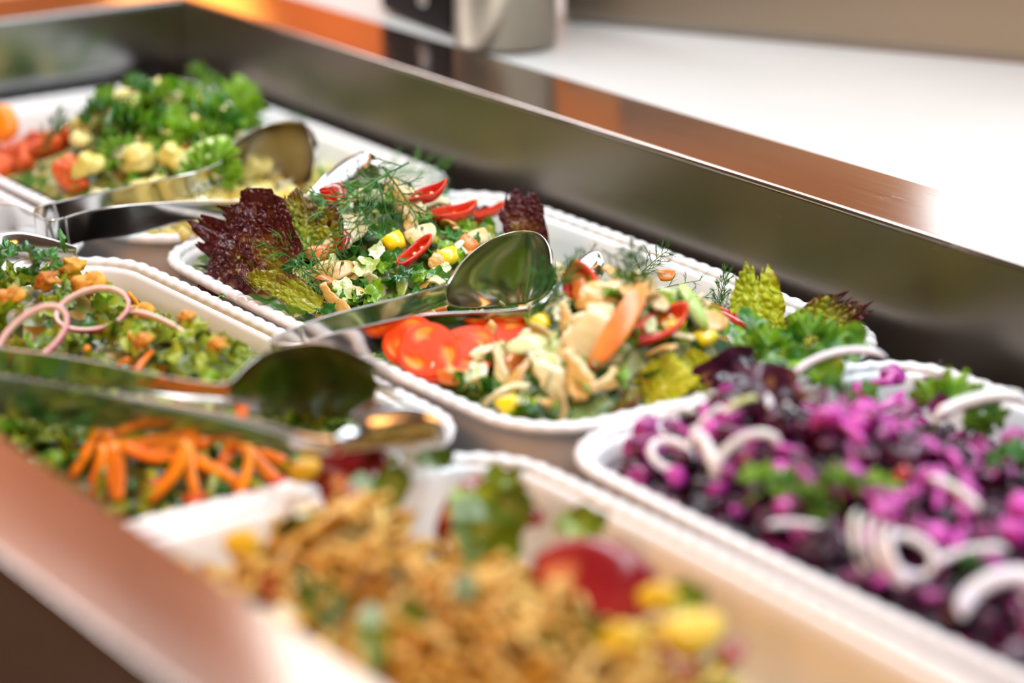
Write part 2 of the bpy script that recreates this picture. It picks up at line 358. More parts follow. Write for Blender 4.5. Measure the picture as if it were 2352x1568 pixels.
b0 = at(1292, 53, zc); b1 = at(2380, 152, zc); dx = (b1-b0); dx.z = 0; ln = dx.length; dx.normalize(); dy = Vector((-dx.y, dx.x, 0))
if dy.dot(FWD) < 0: dy = -dy
band = empty('steel_display_base'); band.matrix_world = Matrix(((dx.x, dy.x, 0, b0.x), (dx.y, dy.y, 0, b0.y), (0, 0, 1, zc+0.0002), (0, 0, 0, 1)))
tag(band, 'long steel base of a display case on the cream countertop', 'display base')
mwpart('plinth', (0, 0.006, 0), (ln+0.5, 0.20, 0.006), 'steel_dark', band)
mwpart('front_plate', (-0.0, 0, 0.006), (ln+0.5, 0.20, 0.066), 'brushed_band', band, 0.004)
mwpart('cover', (0.05, 0.02, 0.066), (ln+0.45, 0.19, 0.12), 'steel_dark', band, 0.004)

lamp = tag(empty('table_lamp', (-4.05, 2.2, ZR-0.003)), 'small lamp with a glowing orange shade on the counter, seen mirrored in the rim', 'lamp')
for n_, pr_, m_ in (('lamp_base', [(0.07, 0), (0.07, 0.012), (0.02, 0.02), (0.008, 0.03), (0.008, 0.30), (0.001, 0.30)], 'black'), ('lamp_shade', [(0.13, 0.28), (0.11, 0.62), (0.108, 0.62), (0.128, 0.28)], 'lampshade')):
    V, F = revolve(pr_, 40); link(n_, mesh(n_, V, F, [M[m_]]), lamp)

# ------------------------------------------------------------------ trays
def rrect(x0, x1, y0, y1, r, bow, npt):
    """evenly spaced points of a rounded rectangle with slightly bowed sides"""
    pts = []; cx, cy = (x0+x1)/2, (y0+y1)/2; hx, hy = (x1-x0)/2, (y1-y0)/2
    corners = [(hx-r, hy-r, 0), (-hx+r, hy-r, 90), (-hx+r, -hy+r, 180), (hx-r, -hy+r, 270)]
    raw = []
    for i, (a, b, d) in enumerate(corners):
        for k in range(25):
            t = math.radians(d+90*k/24); raw.append((a+r*math.cos(t), b+r*math.sin(t)))
        n2 = corners[(i+1) % 4]; t = math.radians(n2[2]); e = (n2[0]+r*math.cos(t), n2[1]+r*math.sin(t)); s = raw[-1]
        for k in range(1, 40): raw.append((s[0]+(e[0]-s[0])*k/40, s[1]+(e[1]-s[1])*k/40))
    raw = [(x+bow*(1-(y/hy)**2)*x/hx, y+bow*(1-(x/hx)**2)*y/hy) for x, y in raw]
    P = np.array(raw+[raw[0]]); d = np.hypot(*(P[1:]-P[:-1]).T); s = np.concatenate([[0], np.cumsum(d)]); q = np.linspace(0, s[-1], npt+1)[:-1]
    return np.stack([np.interp(q, s, P[:, 0])+cx, np.interp(q, s, P[:, 1])+cy], 1), s[-1]
class Tray: pass
def make_tray(u0, u1, v0, v1, label, depth=0.072, name='serving_tray'):
    T = Tray(); x0, x1, y0, y1 = u0*S, u1*S, v0*S, v1*S
    _, per = rrect(x0, x1, y0, y1, 0.055, 0.005, 400)
    nb = int(per/0.0150); npt = nb*8
    cx, cy = (x0+x1)/2, (y0+y1)/2
    rings = []  # (inset, z, bead factor)
    rings += [(0.075, -depth+0.0035, 0), (0.050, -depth+0.004, 0), (0.036, -depth+0.006, 0), (0.028, -depth+0.012, 0), (0.023, -depth+0.022, 0), (0.0175, -0.020, 0), (0.0142, -0.009, 0), (0.0120, -0.0050, 0.1)]
    K = 12
    for k in range(K+1):      # rope-like bead around the rim
        a = math.radians(200-k*250/K); rings.append((0.0062-0.0062*math.cos(a)*1.0, -0.0045+0.0052*math.sin(a), ('b', a)))
    rings = [(i if not isinstance(b, tuple) else 0.0062-(-math.cos(b[1]))*-0.0062, z, b) for i, z, b in rings]
    V = []
    idx = np.arange(npt); 
    for inset, z, b in rings:
        if isinstance(b, tuple):
            a = b[1]; ph = 2*np.pi*idx/8-1.1*(a-math.pi/2)
            out = max(0.0, min(1.0, 0.55+0.6*math.sin(a-0.25)+0.25*math.cos(a)))
            rr = 1+out*0.115*(np.cos(ph)+0.2*np.cos(2*ph))
            ins = 0.0056-0.0052*math.cos(a)*rr; zz = -0.0040+0.0044*math.sin(a)*rr
        else: ins = np.full(npt, inset); zz = np.full(npt, z)
        P, _ = rrect(x0, x1, y0, y1, 0.055, 0.005, npt)
        Pn = np.roll(P, -1, 0)-np.roll(P, 1, 0); Pn /= np.hypot(*Pn.T)[:, None]; nrm = np.stack([-Pn[:, 1], Pn[:, 0]], 1)
        Q = P+nrm*ins[:, None]
        V += [(x, y, z_) for (x, y), z_ in zip(Q, zz)]
    P, _ = rrect(x0, x1, y0, y1, 0.055, 0.005, npt)
    Pn = np.roll(P, -1, 0)-np.roll(P, 1, 0); Pn /= np.hypot(*Pn.T)[:, None]; nrm = np.stack([-Pn[:, 1], Pn[:, 0]], 1)
    for inset, z in ((0.0055, -0.0095), (0.008, -0.012), (0.0105, -0.02), (0.014, -depth+0.02), (0.022, -depth+0.008), (0.034, -depth+0.001), (0.05, -depth)):
        Q = P+nrm*inset; V += [(x, y, z) for x, y in Q]
    nr = len(V)//npt
    F = [tuple(reversed(f)) for f in grid_faces(nr, npt, True)]
    F.append(tuple(range(npt))); F.append(tuple(range(nr*npt-1, (nr-1)*npt-1, -1)))
    V = [(x-cx, y-cy, z+depth) for x, y, z in V]
    o = link(name, mesh(name, V, F, [M['melamine']])); o.location = (cx, cy, -depth); tag(o, label, 'tray', 'white serving trays in the well')
    T.o = o; T.b = (x0, x1, y0, y1); T.depth = depth; T.peaks = []; T.front = -0.008; T.back = -0.03; T.seed = 1; T.ld = 0; T.rd = 0; T.bd = 0
    return T
def inside(T, x, y):
    x0, x1, y0, y1 = T.b; m = 0.0145; r = 0.042
    hx, hy = (x1-x0)/2-m, (y1-y0)/2-m; dx = abs(x-(x0+x1)/2)-(hx-r); dy = abs(y-(y0+y1)/2)-(hy-r)
    return r-(math.hypot(max(dx, 0), max(dy, 0))+min(max(dx, dy), 0))      # distance to the inner wall
def H(T, x, y):
    x0, x1, y0, y1 = T.b; t = (y-y0)/(y1-y0); h = T.front+(T.back-T.front)*t
    for (p, A, s) in T.peaks:
        h = h+A*math.exp(-((x-p.x)**2+(y-p.y)**2)/(2*s*s))
    h += 0.0025*float(math.sin(x*160+T.seed)*math.cos(y*140+x*60))
    h -= T.ld*max(0, 1-(x-x0)/0.10)**1.3+T.rd*max(0, 1-(x1-x)/0.10)**1.3+T.bd*max(0, 1-(y1-y)/0.075)**1.2
    d = inside(T, x, y)
    return max(-T.depth+0.006, min(h, -0.006+1.5*max(d, -0.02))) if d > 0 else -9
def surf(T, px, py):
    """where the line of sight through a pixel meets the heap of food"""
    d = ray(px, py); t = (CAM.z-0.12)/-d.z; best = (9, None, 0)
    for i in range(900):
        P = CAM+d*t
        h = H(T, P.x, P.y)
        if h > -1:
            c = P.z-h
            if c <= 0:
                if best[1] is not None and best[0] < 0.014 and t-best[2] > 0.06: return best[1]
                return P
            if c < best[0]: best = (c, P, t)
            elif t-best[2] < 0.02 and c < 0.002: best = (c, P, t)
        if P.z < -T.depth: break
        t += 0.0008
    return at(px, py, 0.0)

T0 = make_tray(-3.945, -3.055, 1.565, 2.135, 'white scallop-rimmed tray of potato and parsley salad by the far end panel')
TA = make_tray(-3.035, -2.125, 1.565, 2.142, 'white scallop-rimmed tray of mushroom and chilli salad in the middle')
TB = make_tray(-2.105, -1.165, 1.560, 2.110, 'white scallop-rimmed tray of purple beetroot salad')
TE = make_tray(-4.0, -3.075, 0.962, 1.532, 'white scallop-rimmed tray at the left edge, behind the curved tongs bend')
TC = make_tray(-3.055, -2.165, 0.958, 1.534, 'white scallop-rimmed tray of lettuce salad topped with red onion rings')
TD = make_tray(-2.145, -1.205, 0.958, 1.528, 'white scallop-rimmed tray of golden pasta salad nearest the camera')

def peak(T, px, py, z, A, s): T.peaks.append((at(px, py, z), A, s))
T0.front, T0.back = -0.022, -0.03; T0.seed = 2; T0.ld = 0.045; T0.bd = 0.02
peak(T0, 395, 235, 0.045, 0.060, 0.060); peak(T0, 330, 330, 0.03, 0.04, 0.06); peak(T0, 560, 440, 0.01, 0.022, 0.05); peak(T0, 90, 400, 0.0, 0.016, 0.05); peak(T0, 420, 520, 0.0, 0.020, 0.026)
TA.front, TA.back = -0.008, -0.036; TA.bd = 0.030
peak(TA, 905, 470, 0.035, 0.060, 0.058); peak(TA, 1420, 690, 0.04, 0.060, 0.052); peak(TA, 620, 560, 0.0, 0.02, 0.04); peak(TA, 1660, 820, 0.02, 0.038, 0.05)
TB.front, TB.back = -0.012, -0.026; TB.seed = 3; TB.bd = 0.028; TB.ld = 0.022
peak(TB, 1930, 980, 0.03, 0.038, 0.055); peak(TB, 1700, 900, 0.03, 0.035, 0.035); peak(TB, 2250, 1180, 0.01, 0.02, 0.07)
TC.front, TC.back = -0.012, -0.042; TC.seed = 4; TC.bd = 0.02; TC.ld = 0.01
peak(TC, 100, 720, 0.005, 0.058, 0.06); peak(TC, 420, 850, 0.0, 0.048, 0.06); peak(TC, 700, 980, -0.01, 0.02, 0.06)
TD.front, TD.back = -0.012, -0.055; TD.seed = 5; TD.ld = 0.03; TD.bd = 0.02
peak(TD, 800, 1200, 0.02, 0.052, 0.045); peak(TD, 1120, 1380, 0.015, 0.046, 0.050); peak(TD, 1400, 1560, 0.01, 0.034, 0.045)

def filler(T, name, label, cols, scale=90):
    """the finely chopped bulk of the salad under the countable pieces"""
    x0, x1, y0, y1 = T.b; n, m = 110, 70; V = []; ok = []
    for i in range(n):
        for j in range(m):
            x = x0+(x1-x0)*i/(n-1); y = y0+(y1-y0)*j/(m-1); h = H(T, x, y)
            ok.append(h > -1); V.append((x, y, (h if h > -1 else 0)-0.0065+0.002*float(snoise(x*500, y*500, 3, 1))))
    F = [f for f in grid_faces(n, m) if all(ok[k] for k in f)]
    mt = bpy.data.materials.new(name); mt.use_nodes = True; nt = mt.node_tree; N = nt.nodes; L = nt.links; b = N['Principled BSDF']
    tc = N.new('ShaderNodeTexCoord'); vo = N.new('ShaderNodeTexVoronoi'); vo.inputs['Scale'].default_value = scale; L.new(tc.outputs['Object'], vo.inputs['Vector'])
    sx = N.new('ShaderNodeSeparateXYZ'); L.new(vo.outputs['Color'], sx.inputs[0]); cr = N.new('ShaderNodeValToRGB'); cr.color_ramp.interpolation = 'CONSTANT'
    L.new(sx.outputs[0], cr.inputs[0]); e = cr.color_ramp.elements
    e[0].color = (*cols[0], 1); e[1].position = 1/len(cols); e[1].color = (*cols[1], 1)
    for k in range(2, len(cols)): q = e.new(k/len(cols)); q.color = (*cols[k], 1)
    L.new(cr.outputs[0], b.inputs['Base Color']); b.inputs['Roughness'].default_value = 0.35
    bp = N.new('ShaderNodeBump'); bp.inputs['Strength'].default_value = 0.8; bp.inputs['Distance'].default_value = 0.004; L.new(vo.outputs['Distance'], bp.inputs['Height']); L.new(bp.outputs[0], b.inputs['Normal'])
    o = link(name, mesh(name, V, F, [mt])); tag(o, label, 'salad', kind='stuff'); return o
filler(T0, 'chopped_potato_salad', 'finely chopped bulk of the potato and parsley salad', [(0.10, 0.22, 0.03), (0.5, 0.42, 0.14), (0.06, 0.16, 0.02), (0.3, 0.3, 0.08)])
filler(TA, 'chopped_mushroom_salad', 'finely chopped green bulk of the mushroom and chilli salad', [(0.05, 0.13, 0.015), (0.16, 0.22, 0.05), (0.03, 0.09, 0.01), (0.3, 0.3, 0.1)])
filler(TB, 'chopped_beetroot_salad', 'dark purple chopped bulk of the beetroot salad', [(0.02, 0.002, 0.01), (0.05, 0.004, 0.025), (0.012, 0.001, 0.006), (0.22, 0.01, 0.12)])
filler(TC, 'chopped_lettuce_salad', 'olive green chopped bulk of the lettuce and carrot salad', [(0.09, 0.12, 0.015), (0.16, 0.2, 0.02), (0.04, 0.06, 0.01), (0.28, 0.16, 0.02)])
filler(TD, 'chopped_pasta_salad', 'golden bulk of the pasta salad', [(0.5, 0.28, 0.04), (0.4, 0.2, 0.03), (0.55, 0.36, 0.08), (0.2, 0.16, 0.02)])

# ------------------------------------------------------------------ tongs
def cr_interp(pts, n):
    P = np.array(pts, float); k = len(P); P = np.vstack([2*P[0]-P[1], P, 2*P[-1]-P[-2]]); out = []
    for q in np.linspace(0, k-1-1e-9, n):
        i = int(q); t = q-i; a, b, c, d = P[i], P[i+1], P[i+2], P[i+3]
        out.append(0.5*((2*b)+(c-a)*t+(2*a-5*b+4*c-d)*t*t+(3*b-a-3*c+d)*t**3))
    return np.array(out)
LEAN = Vector((FWD.x, FWD.y, 0)).normalized()*0.45
def metal_strip(name, st, side, parent, n=60, m=13, notch=None, lean=0.0):
    """strip standing on edge; stations = pixel x, top y, bottom y, height of the top edge, hollow depth; side=+1 bulges away from the camera"""
    R_ = []
    for px, yt, yb, z, dp in st:
        P = at(px, yt, z); dist = (P-CAM).length; h = (yb-yt)*dist/FPX/0.948
        R_.append((P.x, P.y, P.z, h, dp))
    Q = cr_interp(R_, n); V = []
    for i in range(n):
        a = Q[max(i-1, 0)]; b = Q[min(i+1, n-1)]; T = Vector((b[0]-a[0], b[1]-a[1], 0))
        if T.length < 1e-6: T = Vector((1, 0, 0))
        T.normalize(); Nn = Vector((-T.y, T.x, 0))
        if side != 0 and Nn.dot(FWD)*side < 0: Nn = -Nn
        h = max(Q[i][3], 0.0008)
        for j in range(m):
            k = -1+2*j/(m-1)
            p = Vector(Q[i][:3])+Vector((0, 0, -h/2*(1-k)))+Nn*(Q[i][4]*(1-abs(k)**2.2))+LEAN*h*(1-k)/2
            V.append(p)
    F = grid_faces(n, m)
    if notch: F = [f for f in F if not notch(f[0]//m/(n-1), f[0] % m/(m-1))]
    o = link(name, mesh(name, V, F, ['steel_polished']))
    so = o.modifiers.new('solid', 'SOLIDIFY'); so.thickness = 0.0014; so.offset = 0
    su = o.modifiers.new('sub', 'SUBSURF'); su.levels = 0; su.render_levels = 1
    if parent is not None: o.parent = parent; o.matrix_parent_inverse = parent.matrix_world.inverted()
    return o
def tongs(label, base, bend, far, farbowl, near, nearbowl, notch=None):
    t = tag(empty('serving_tongs', base), label, 'tongs', 'steel serving tongs lying in the trays'); bpy.context.view_layer.update()
    if bend: metal_strip('spring_bend', bend, 0, t, 40)
    for arm, bowl, sd, nn in ((far, farbowl, 1, notch), (near, nearbowl, -1, None)):
        if arm:
            a = metal_strip('arm', arm, sd, t)
            if bowl:
                b = metal_strip('spoon_bowl', bowl, sd, t, 48, 17, nn); b.parent = a; b.matrix_parent_inverse = a.matrix_world.inverted()
        elif bowl: metal_strip('spoon_bowl', bowl, sd, t, 48, 17, nn)
    return t
zz = 0.030
tongs('steel tongs lying across the potato salad with the loop end toward the left edge', at(130, 580, 0.0),
      [(122, 464, 540, zz, 0), (96, 470, 548, zz, 0), (79, 481, 560, zz, 0), (80, 494, 574, zz, 0), (98, 502, 582, zz, 0), (120, 504, 581, zz, 0), (148, 498, 573, zz, 0)],
      [(122, 464, 540, zz, 0), (180, 451, 523, zz, 0), (240, 438, 508, zz+.001, .0004), (310, 424, 490, zz+.002, .002), (400, 405, 465, zz+.004, .0025), (455, 393, 445, zz+.006, .003), (508, 372, 428, zz+.010, .004)],
      [(508, 372, 428, zz+.010, .004), (520, 352, 436, zz+.013, .007), (545, 322, 448, zz+.018, .011), (590, 294, 456, zz+.024, .015), (640, 279, 455, zz+.028, .016), (685, 277, 446, zz+.030, .013), (706, 290, 425, zz+.028, .008), (714, 325, 390, zz+.022, .002)],
      [(148, 498, 573, zz, 0), (200, 483, 560, zz, 0), (275, 472, 552, zz, .0004), (350, 466, 534, zz, .0015), (440, 461, 512, zz, .002), (560, 460, 505, zz, .002), (660, 456, 498, zz+.002, .003), (705, 446, 490, zz+.005, .004)],
      [(705, 446, 490, zz+.005, .004), (725, 425, 498, zz+.010, .008), (755, 392, 490, zz+.018, .012), (795, 362, 478, zz+.024, .014), (835, 347, 460, zz+.026, .012), (862, 352, 435, zz+.025, .007), (874, 378, 410, zz+.02, .001)])
za = 0.026
tongs('steel tongs resting in the middle of the mushroom and chilli salad', at(650, 800, 0.0),
      [(690, 745, 800, za, 0), (660, 757, 812, za, 0), (636, 767, 822, za, 0), (622, 776, 832, za, 0), (628, 786, 842, za, 0), (655, 789, 846, za, 0), (700, 784, 842, za, 0)],
      [(690, 745, 800, za, 0), (760, 722, 778, za, 0), (850, 699, 755, za, .0005), (940, 677, 735, za+.001, .002), (1030, 652, 708, za+.004, .003)],
      [(1030, 652, 708, za+.004, .003), (1043, 632, 716, za+.008, .006), (1065, 598, 726, za+.014, .008), (1105, 563, 733, za+.020, .010), (1155, 538, 733, za+.025, .011), (1205, 529, 725, za+.027, .010), (1240, 538, 706, za+.026, .007), (1260, 565, 680, za+.022, .005), (1267, 605, 650, za+.016, .001)],
      [(700, 784, 842, za, 0), (760, 764, 836, za, 0), (850, 744, 824, za, .0005), (960, 722, 809, za, .0015), (1070, 715, 793, za, .002), (1160, 711, 772, za+.001, .003), (1215, 704, 758, za+.003, .004)],
      [(1215, 704, 758, za+.003, .004), (1248, 688, 752, za+.007, .007), (1275, 655, 745, za+.014, .011), (1303, 618, 732, za+.021, .014), (1335, 588, 712, za+.026, .014), (1362, 574, 685, za+.028, .011), (1380, 582, 655, za+.026, .006), (1388, 604, 630, za+.022, .001)])
zc_ = 0.040
def teeth(s, k):
    return s > 0.84 and (0.22 < k < 0.40 or 0.52 < k < 0.70)
tongs('steel tongs with one forked spoon end lying over the lettuce salad', at(100, 900, 0.0),
      [(-120, 775, 838, zc_+.002, 0), (-180, 768, 840, zc_+.003, 0), (-222, 772, 855, zc_+.004, 0), (-238, 788, 880, zc_+.005, 0), (-222, 806, 905, zc_+.006, 0), (-180, 822, 935, zc_+.006, 0), (-120, 835, 960, zc_+.006, 0)],
      [(-120, 775, 838, zc_+.002, 0), (0, 797, 862, zc_+.002, 0), (120, 812, 880, zc_+.001, .0005), (260, 838, 905, zc_, .002), (400, 868, 925, zc_-.001, .003), (510, 883, 938, zc_-.002, .004)],
      [(510, 883, 938, zc_-.002, .004), (535, 872, 950, zc_, .005), (565, 840, 975, zc_+.006, .006), (610, 808, 990, zc_+.012, .008), (670, 790, 1000, zc_+.016, .009), (735, 785, 1002, zc_+.018, .009), (795, 800, 1000, zc_+.017, .010), (840, 822, 992, zc_+.015, .0105), (880, 846, 978, zc_+.013, .011)],
      [(-120, 835, 960, zc_+.006, 0), (0, 856, 978, zc_+.005, 0), (150, 882, 1000, zc_+.004, .0005), (306, 909, 1012, zc_+.003, .002), (460, 935, 1020, zc_+.002, .003), (600, 968, 1036, zc_, .003), (700, 997, 1050, zc_-.002, .003), (770, 1005, 1056, zc_-.002, .004)],
      [(770, 1005, 1056, zc_-.002, .004), (800, 982, 1062, zc_+.001, .008), (840, 950, 1068, zc_+.007, .012), (890, 932, 1070, zc_+.011, .015), (945, 929, 1066, zc_+.012, .014), (990, 940, 1055, zc_+.010, .010), (1018, 962, 1035, zc_+.006, .005), (1030, 992, 1012, zc_+.001, .001)],
      notch=teeth)
tongs('steel tongs at the left edge with only a spoon end in view', at(40, 600, 0.0),
      [(-160, 462, 540, zz+.004, 0), (-300, 470, 548, zz+.004, 0), (-345, 500, 575, zz, 0), (-320, 545, 612, zz-.006, 0), (-200, 590, 640, 0.016, .0)],
      [(-160, 462, 540, zz+.004, 0), (-60, 462, 540, zz+.004, .001), (0, 466, 540, zz+.003, .002), (40, 472, 540, zz+.001, .003), (80, 490, 545, zz-.002, .003), (110, 508, 548, zz-.005, .001)], None,
      [(-200, 590, 640, 0.016, .002), (-140, 580, 636, 0.016, .003)],
      [(-140, 580, 636, 0.016, .003), (-90, 566, 632, 0.017, .006), (-40, 548, 630, 0.018, .009), (5, 537, 626, 0.019, .011), (50, 534, 622, 0.0195, .012), (100, 543, 615, 0.019, .010), (145, 556, 605, 0.017, .006), (178, 568, 594, 0.015, .002)])

# ------------------------------------------------------------------ food shapes
def leaf_frill(name, m, L=0.07, Wd=0.06, seed=0, blister=0.0042, frill=0.006, cup=0.5, base=0.35, nu=96, nv=96, bl=1.0, cell=0.0052):
    """blistered, ruffled lettuce leaf growing from the origin along +x"""
    from mathutils import noise as mn
    u = np.linspace(0, 1, nu)[:, None]; v = np.linspace(-1, 1, nv)[None, :]
    edge = 1+0.10*snoise(v*4.5+seed, v*3, seed, 3)+0.10*snoise(v*26, v*3, seed+5, 2)
    Wf = Wd/2*(base+(1-base)*np.sin(np.clip(u*1.9, 0, 1.57)))*(1-0.20*u**3)
    sid = 1+0.07*snoise(u*12, u*2, seed+6, 3)
    x = L*u*(1-0.20*np.abs(v)**2.2*u)*(1+(edge-1)*np.clip((u-0.55)/0.45, 0, 1)); y = Wf*v*(1+(sid-1)*np.abs(v)**2)
    r = np.clip(np.maximum(u**4, np.abs(v)**4*(0.4+0.6*u)), 0, 1)
    s1 = snoise(x*150, y*150, seed+1, 2)
    Z = np.zeros((nu, nv))
    for a in range(nu):
        for b in range(nv):
            d, _ = mn.voronoi(Vector((x[a, b]/cell+0.25*s1[a, b]+seed*3.1, y[a, b]/cell*1.15+0.25*s1[a, b], seed)))
            Z[a, b] = min(1.0, (d[1]-d[0])*1.9)**0.55
    vein = np.exp(-(y/(0.0011+0.0010*(1-u)))**2)
    z = blister*bl*(Z-0.5)*(1-0.7*vein)*np.clip(0.35+u*3, 0, 1)
    z = z+0.007*snoise(x*55, y*55, seed+9, 2)
    fx = snoise(x*210+3, y*210, seed+11, 2); fy = snoise(x*190, y*230+9, seed+12, 2); fz = snoise(x*240, y*200+5, seed+13, 2)
    z = z+frill*r*1.15*fz+cup*Wf*v**2*0.5-0.18*L*u**2*cup; x = x+frill*0.55*r*fx; y = y+frill*0.55*r*fy
    V = np.stack([x, y, z], -1).reshape(-1, 3)
    UV = np.stack([np.clip(r*0.8+0.2*u+0*v, 0, 1), 0*u+0.5+v/2], -1).reshape(-1, 2)
    return mesh(name, V, grid_faces(nu, nv), [m], uv=UV)
def lobed_leaf(name, m, r=0.012, lobes=5, seed=0, ruffle=0.15, stem=0.018, leaflets=3):
    """parsley or coriander leaf: three lobed leaflets on a thin stalk"""
    rnd = random.Random(seed); V = []; F = []
    for q in range(leaflets):
        if leaflets == 1: a0, cx, cy, rr = 0, 0, 0, r*1.5
        else:
            a0 = (q-(leaflets-1)/2)*1.25; rr = r*(1.15 if q == (leaflets-1)//2 else 0.9); cx, cy = 0.5*r*math.cos(a0), 0.75*r*math.sin(a0)
        n = 40; base = len(V); V.append((cx, cy, 0)); rings = 4
        for g in range(1, rings+1):
            f = g/rings
            for j in range(n):
                a = -2.2+4.4*j/(n-1); w = math.cos(a/2.2*1.2)**0.5 if abs(a/2.2*1.2) < 1.57 else 0.1
                lob = 1-0.26*abs(math.sin(a*lobes*0.5))**1.3*f-0.09*abs(math.sin(a*lobes*1.6+1))*f
                d = rr*f*w*lob*1.15; x = cx+rr*0.15*f+d*math.cos(a0+a*0.8)*1.15; y = cy+d*math.sin(a0+a*0.8)*1.15
                z = ruffle*rr*f*math.sin(a*lobes*1.24+q)+0.25*rr*f*f*(0.4-math.cos(a))+0.1*rr*math.sin(a*9+f*4+seed)*f
                V.append((x, y, z-0.25*d*d/rr))
        for j in range(n-1): F.append((base, base+1+j, base+2+j))
        for g in range(rings-1):
            for j in range(n-1):
                a = base+1+g*n+j; F.append((a, a+n, a+n+1, a+1))
    C = [Vector((0.004*r/0.012-stem*s, 0.002*math.sin(s*3), -0.006*s*s)) for s in np.linspace(0, 1, 6)]
    v2, f2 = loft(C, [Vector((0, 1, 0))]*6, [Vector((0, 0, 1))]*6, [0.0007]*6, [0.0007]*6, 6, 2)
    b = len(V); V += v2; F += [tuple(i+b for i in f) for f in f2]
    return mesh(name, V, F, [m])
def scrap(name, m, r=0.007, seed=0, crump=0.5, asp=1.4):
    """torn or chopped bit of leaf, crumpled"""
    rs = random.Random(seed); n = 18; F = []; rings = 4
    ks = [rs.uniform(0.6, 1.15) for _ in range(n)]; ph = rs.uniform(0, 6); V = [(0, 0, crump*r*0.35*math.sin(ph))]
    for g in range(1, rings+1):
        f = g/rings
        for j in range(n):
            a = 2*math.pi*j/n; d = r*f*(1+(ks[j]-1)*f); x = d*math.cos(a)*asp; y = d*math.sin(a)
            z = crump*r*(0.8*math.sin(a*2+ph)*f*f+0.3*math.sin(a*5+ph*2)*f*f+0.35*math.sin(x/r*4+ph)*math.cos(y/r*5)) 
            V.append((x, y, z))
    for j in range(n): F.append((0, 1+(j+1) % n, 1+j))
    F += grid_faces(rings, n, True, 1)
    return mesh(name, V, F, [m])
def dill_sprig(name, L=0.05, seed=0, dens=1.0, spread=1.0, thick=1.0):
    """feathery dill frond: stalk, side stalks and hair-thin needles"""
    rs = random.Random(seed); V = []; F = []
    def tube(P, r0, r1, n=3):
        b = len(V); k = len(P)
        for i, p in enumerate(P):
            T = (P[min(i+1, k-1)]-P[max(i-1, 0)]).normalized(); A = T.orthogonal().normalized(); B = T.cross(A); r = r0+(r1-r0)*i/(k-1)
            for j in range(n):
                a = 2*math.pi*j/n; V.append(p+A*math.cos(a)*r+B*math.sin(a)*r)
        F.extend(grid_faces(k, n, True, b))
    def curve(p, d, l, k, droop):
        P = [p]; d = d.normalized(); w = Vector((rs.uniform(-1, 1), rs.uniform(-1, 1), rs.uniform(-1, 1)))*droop
        for i in range(k): d = (d+w/k).normalized(); P.append(P[-1]+d*l/k)
        return P
    main = curve(Vector((-L/2, 0, 0)), Vector((1, rs.uniform(-.1, .1), 0.1)), L, 9, 0.5); tube(main, 0.0006*thick, 0.0003*thick, 5)
    nb = int(11*dens)
    for i in range(nb):
        s = 0.12+0.88*i/(nb-1) if nb > 1 else 1; q = s*9; a = min(int(q), 8); p = main[a].lerp(main[a+1], min(q-a, 1))
        T = (main[a+1]-main[a]).normalized(); sd = 1 if i % 2 else -1
        d = T*0.9+Vector((0, sd*spread, rs.uniform(-.5, .7)*spread)); l = L*(0.36-0.18*s)*rs.uniform(.8, 1.25)
        sub = curve(p, d, l, 5, 0.5); tube(sub, 0.0004*thick, 0.00022*thick, 4)
        for j in range(int(8*dens)):
            s2 = 0.15+0.85*j/7; q2 = min(s2*5, 4.99); a2 = int(q2); p2 = sub[a2].lerp(sub[a2+1], q2-a2); T2 = (sub[a2+1]-sub[a2]).normalized()
            d2 = T2+Vector((rs.uniform(-.7, .7), rs.uniform(-.8, .8), rs.uniform(-.7, .7)))*spread
            tube(curve(p2, d2, L*rs.uniform(.10, .2), 4, 0.6), 0.00026*thick, 0.00010*thick, 3)
    return mesh(name, V, F, ['dill'])
def chilli_boat(name, L=0.032, w=0.0095, dp=0.009, seed=0, ring=False, wall=0.0017):
    """diagonally cut hollow chilli slice: red skin outside, orange-red flesh inside; ring=True is open below"""
    n = 48; prof = [(1.0, -dp*0.0, 0), (0.985, 0.0004, 0), (1-2*wall/w*0.5, 0.0006, 1), (1-2*wall/w, 0, 1)]
    V = []; rows = []
    def row(f, z, fl): 
        for j in range(n):
            a = 2*math.pi*j/n; c, s_ = math.cos(a), math.sin(a)
            ex = L/2*(c if f > 0.9 else c*(0.45+0.55*f)) if False else L/2*c*(1-(1-f)*w/L*1.2)
            y = w/2*f*abs(s_)**1.25*math.copysign(1, s_)
            V.append((ex+0.0*z, y, z+0.0009*math.sin(a*3+seed)+0.10*L/2*c*c))
        rows.append(fl)
    if ring:
        for f, z in ((0.92, -dp), (1.03, -dp*0.6), (1.05, -dp*0.25), (1.0, 0), (1-wall/w, 0.0004), (1-2*wall/w, 0), (1-2*wall/w, -dp*0.5), (0.92-2*wall/w, -dp)): row(f, z, 0)
    else:
        for f, z in ((0.03, -dp), (0.45, -dp*0.93), (0.75, -dp*0.7), (0.95, -dp*0.35), (1.0, 0), (1-wall/w, 0.0005), (1-2*wall/w, 0), (0.68-wall/w, -dp*0.42), (0.4, -dp*0.60), (0.03, -dp*0.68)): row(f, z, 0)
    nr = len(V)//n; F = grid_faces(nr, n, True); 
    cut = 4 if not ring else 4
    fm = [0 if i < cut*n else 1 for i in range(len(F))]
    if ring: F += [((nr-1)*n+j, (nr-1)*n+(j+1) % n, (j+1) % n, j) for j in range(n)]; fm += [1]*n
    return mesh(name, V, F, ['chilli', 'chilli_flesh'], fm=fm)
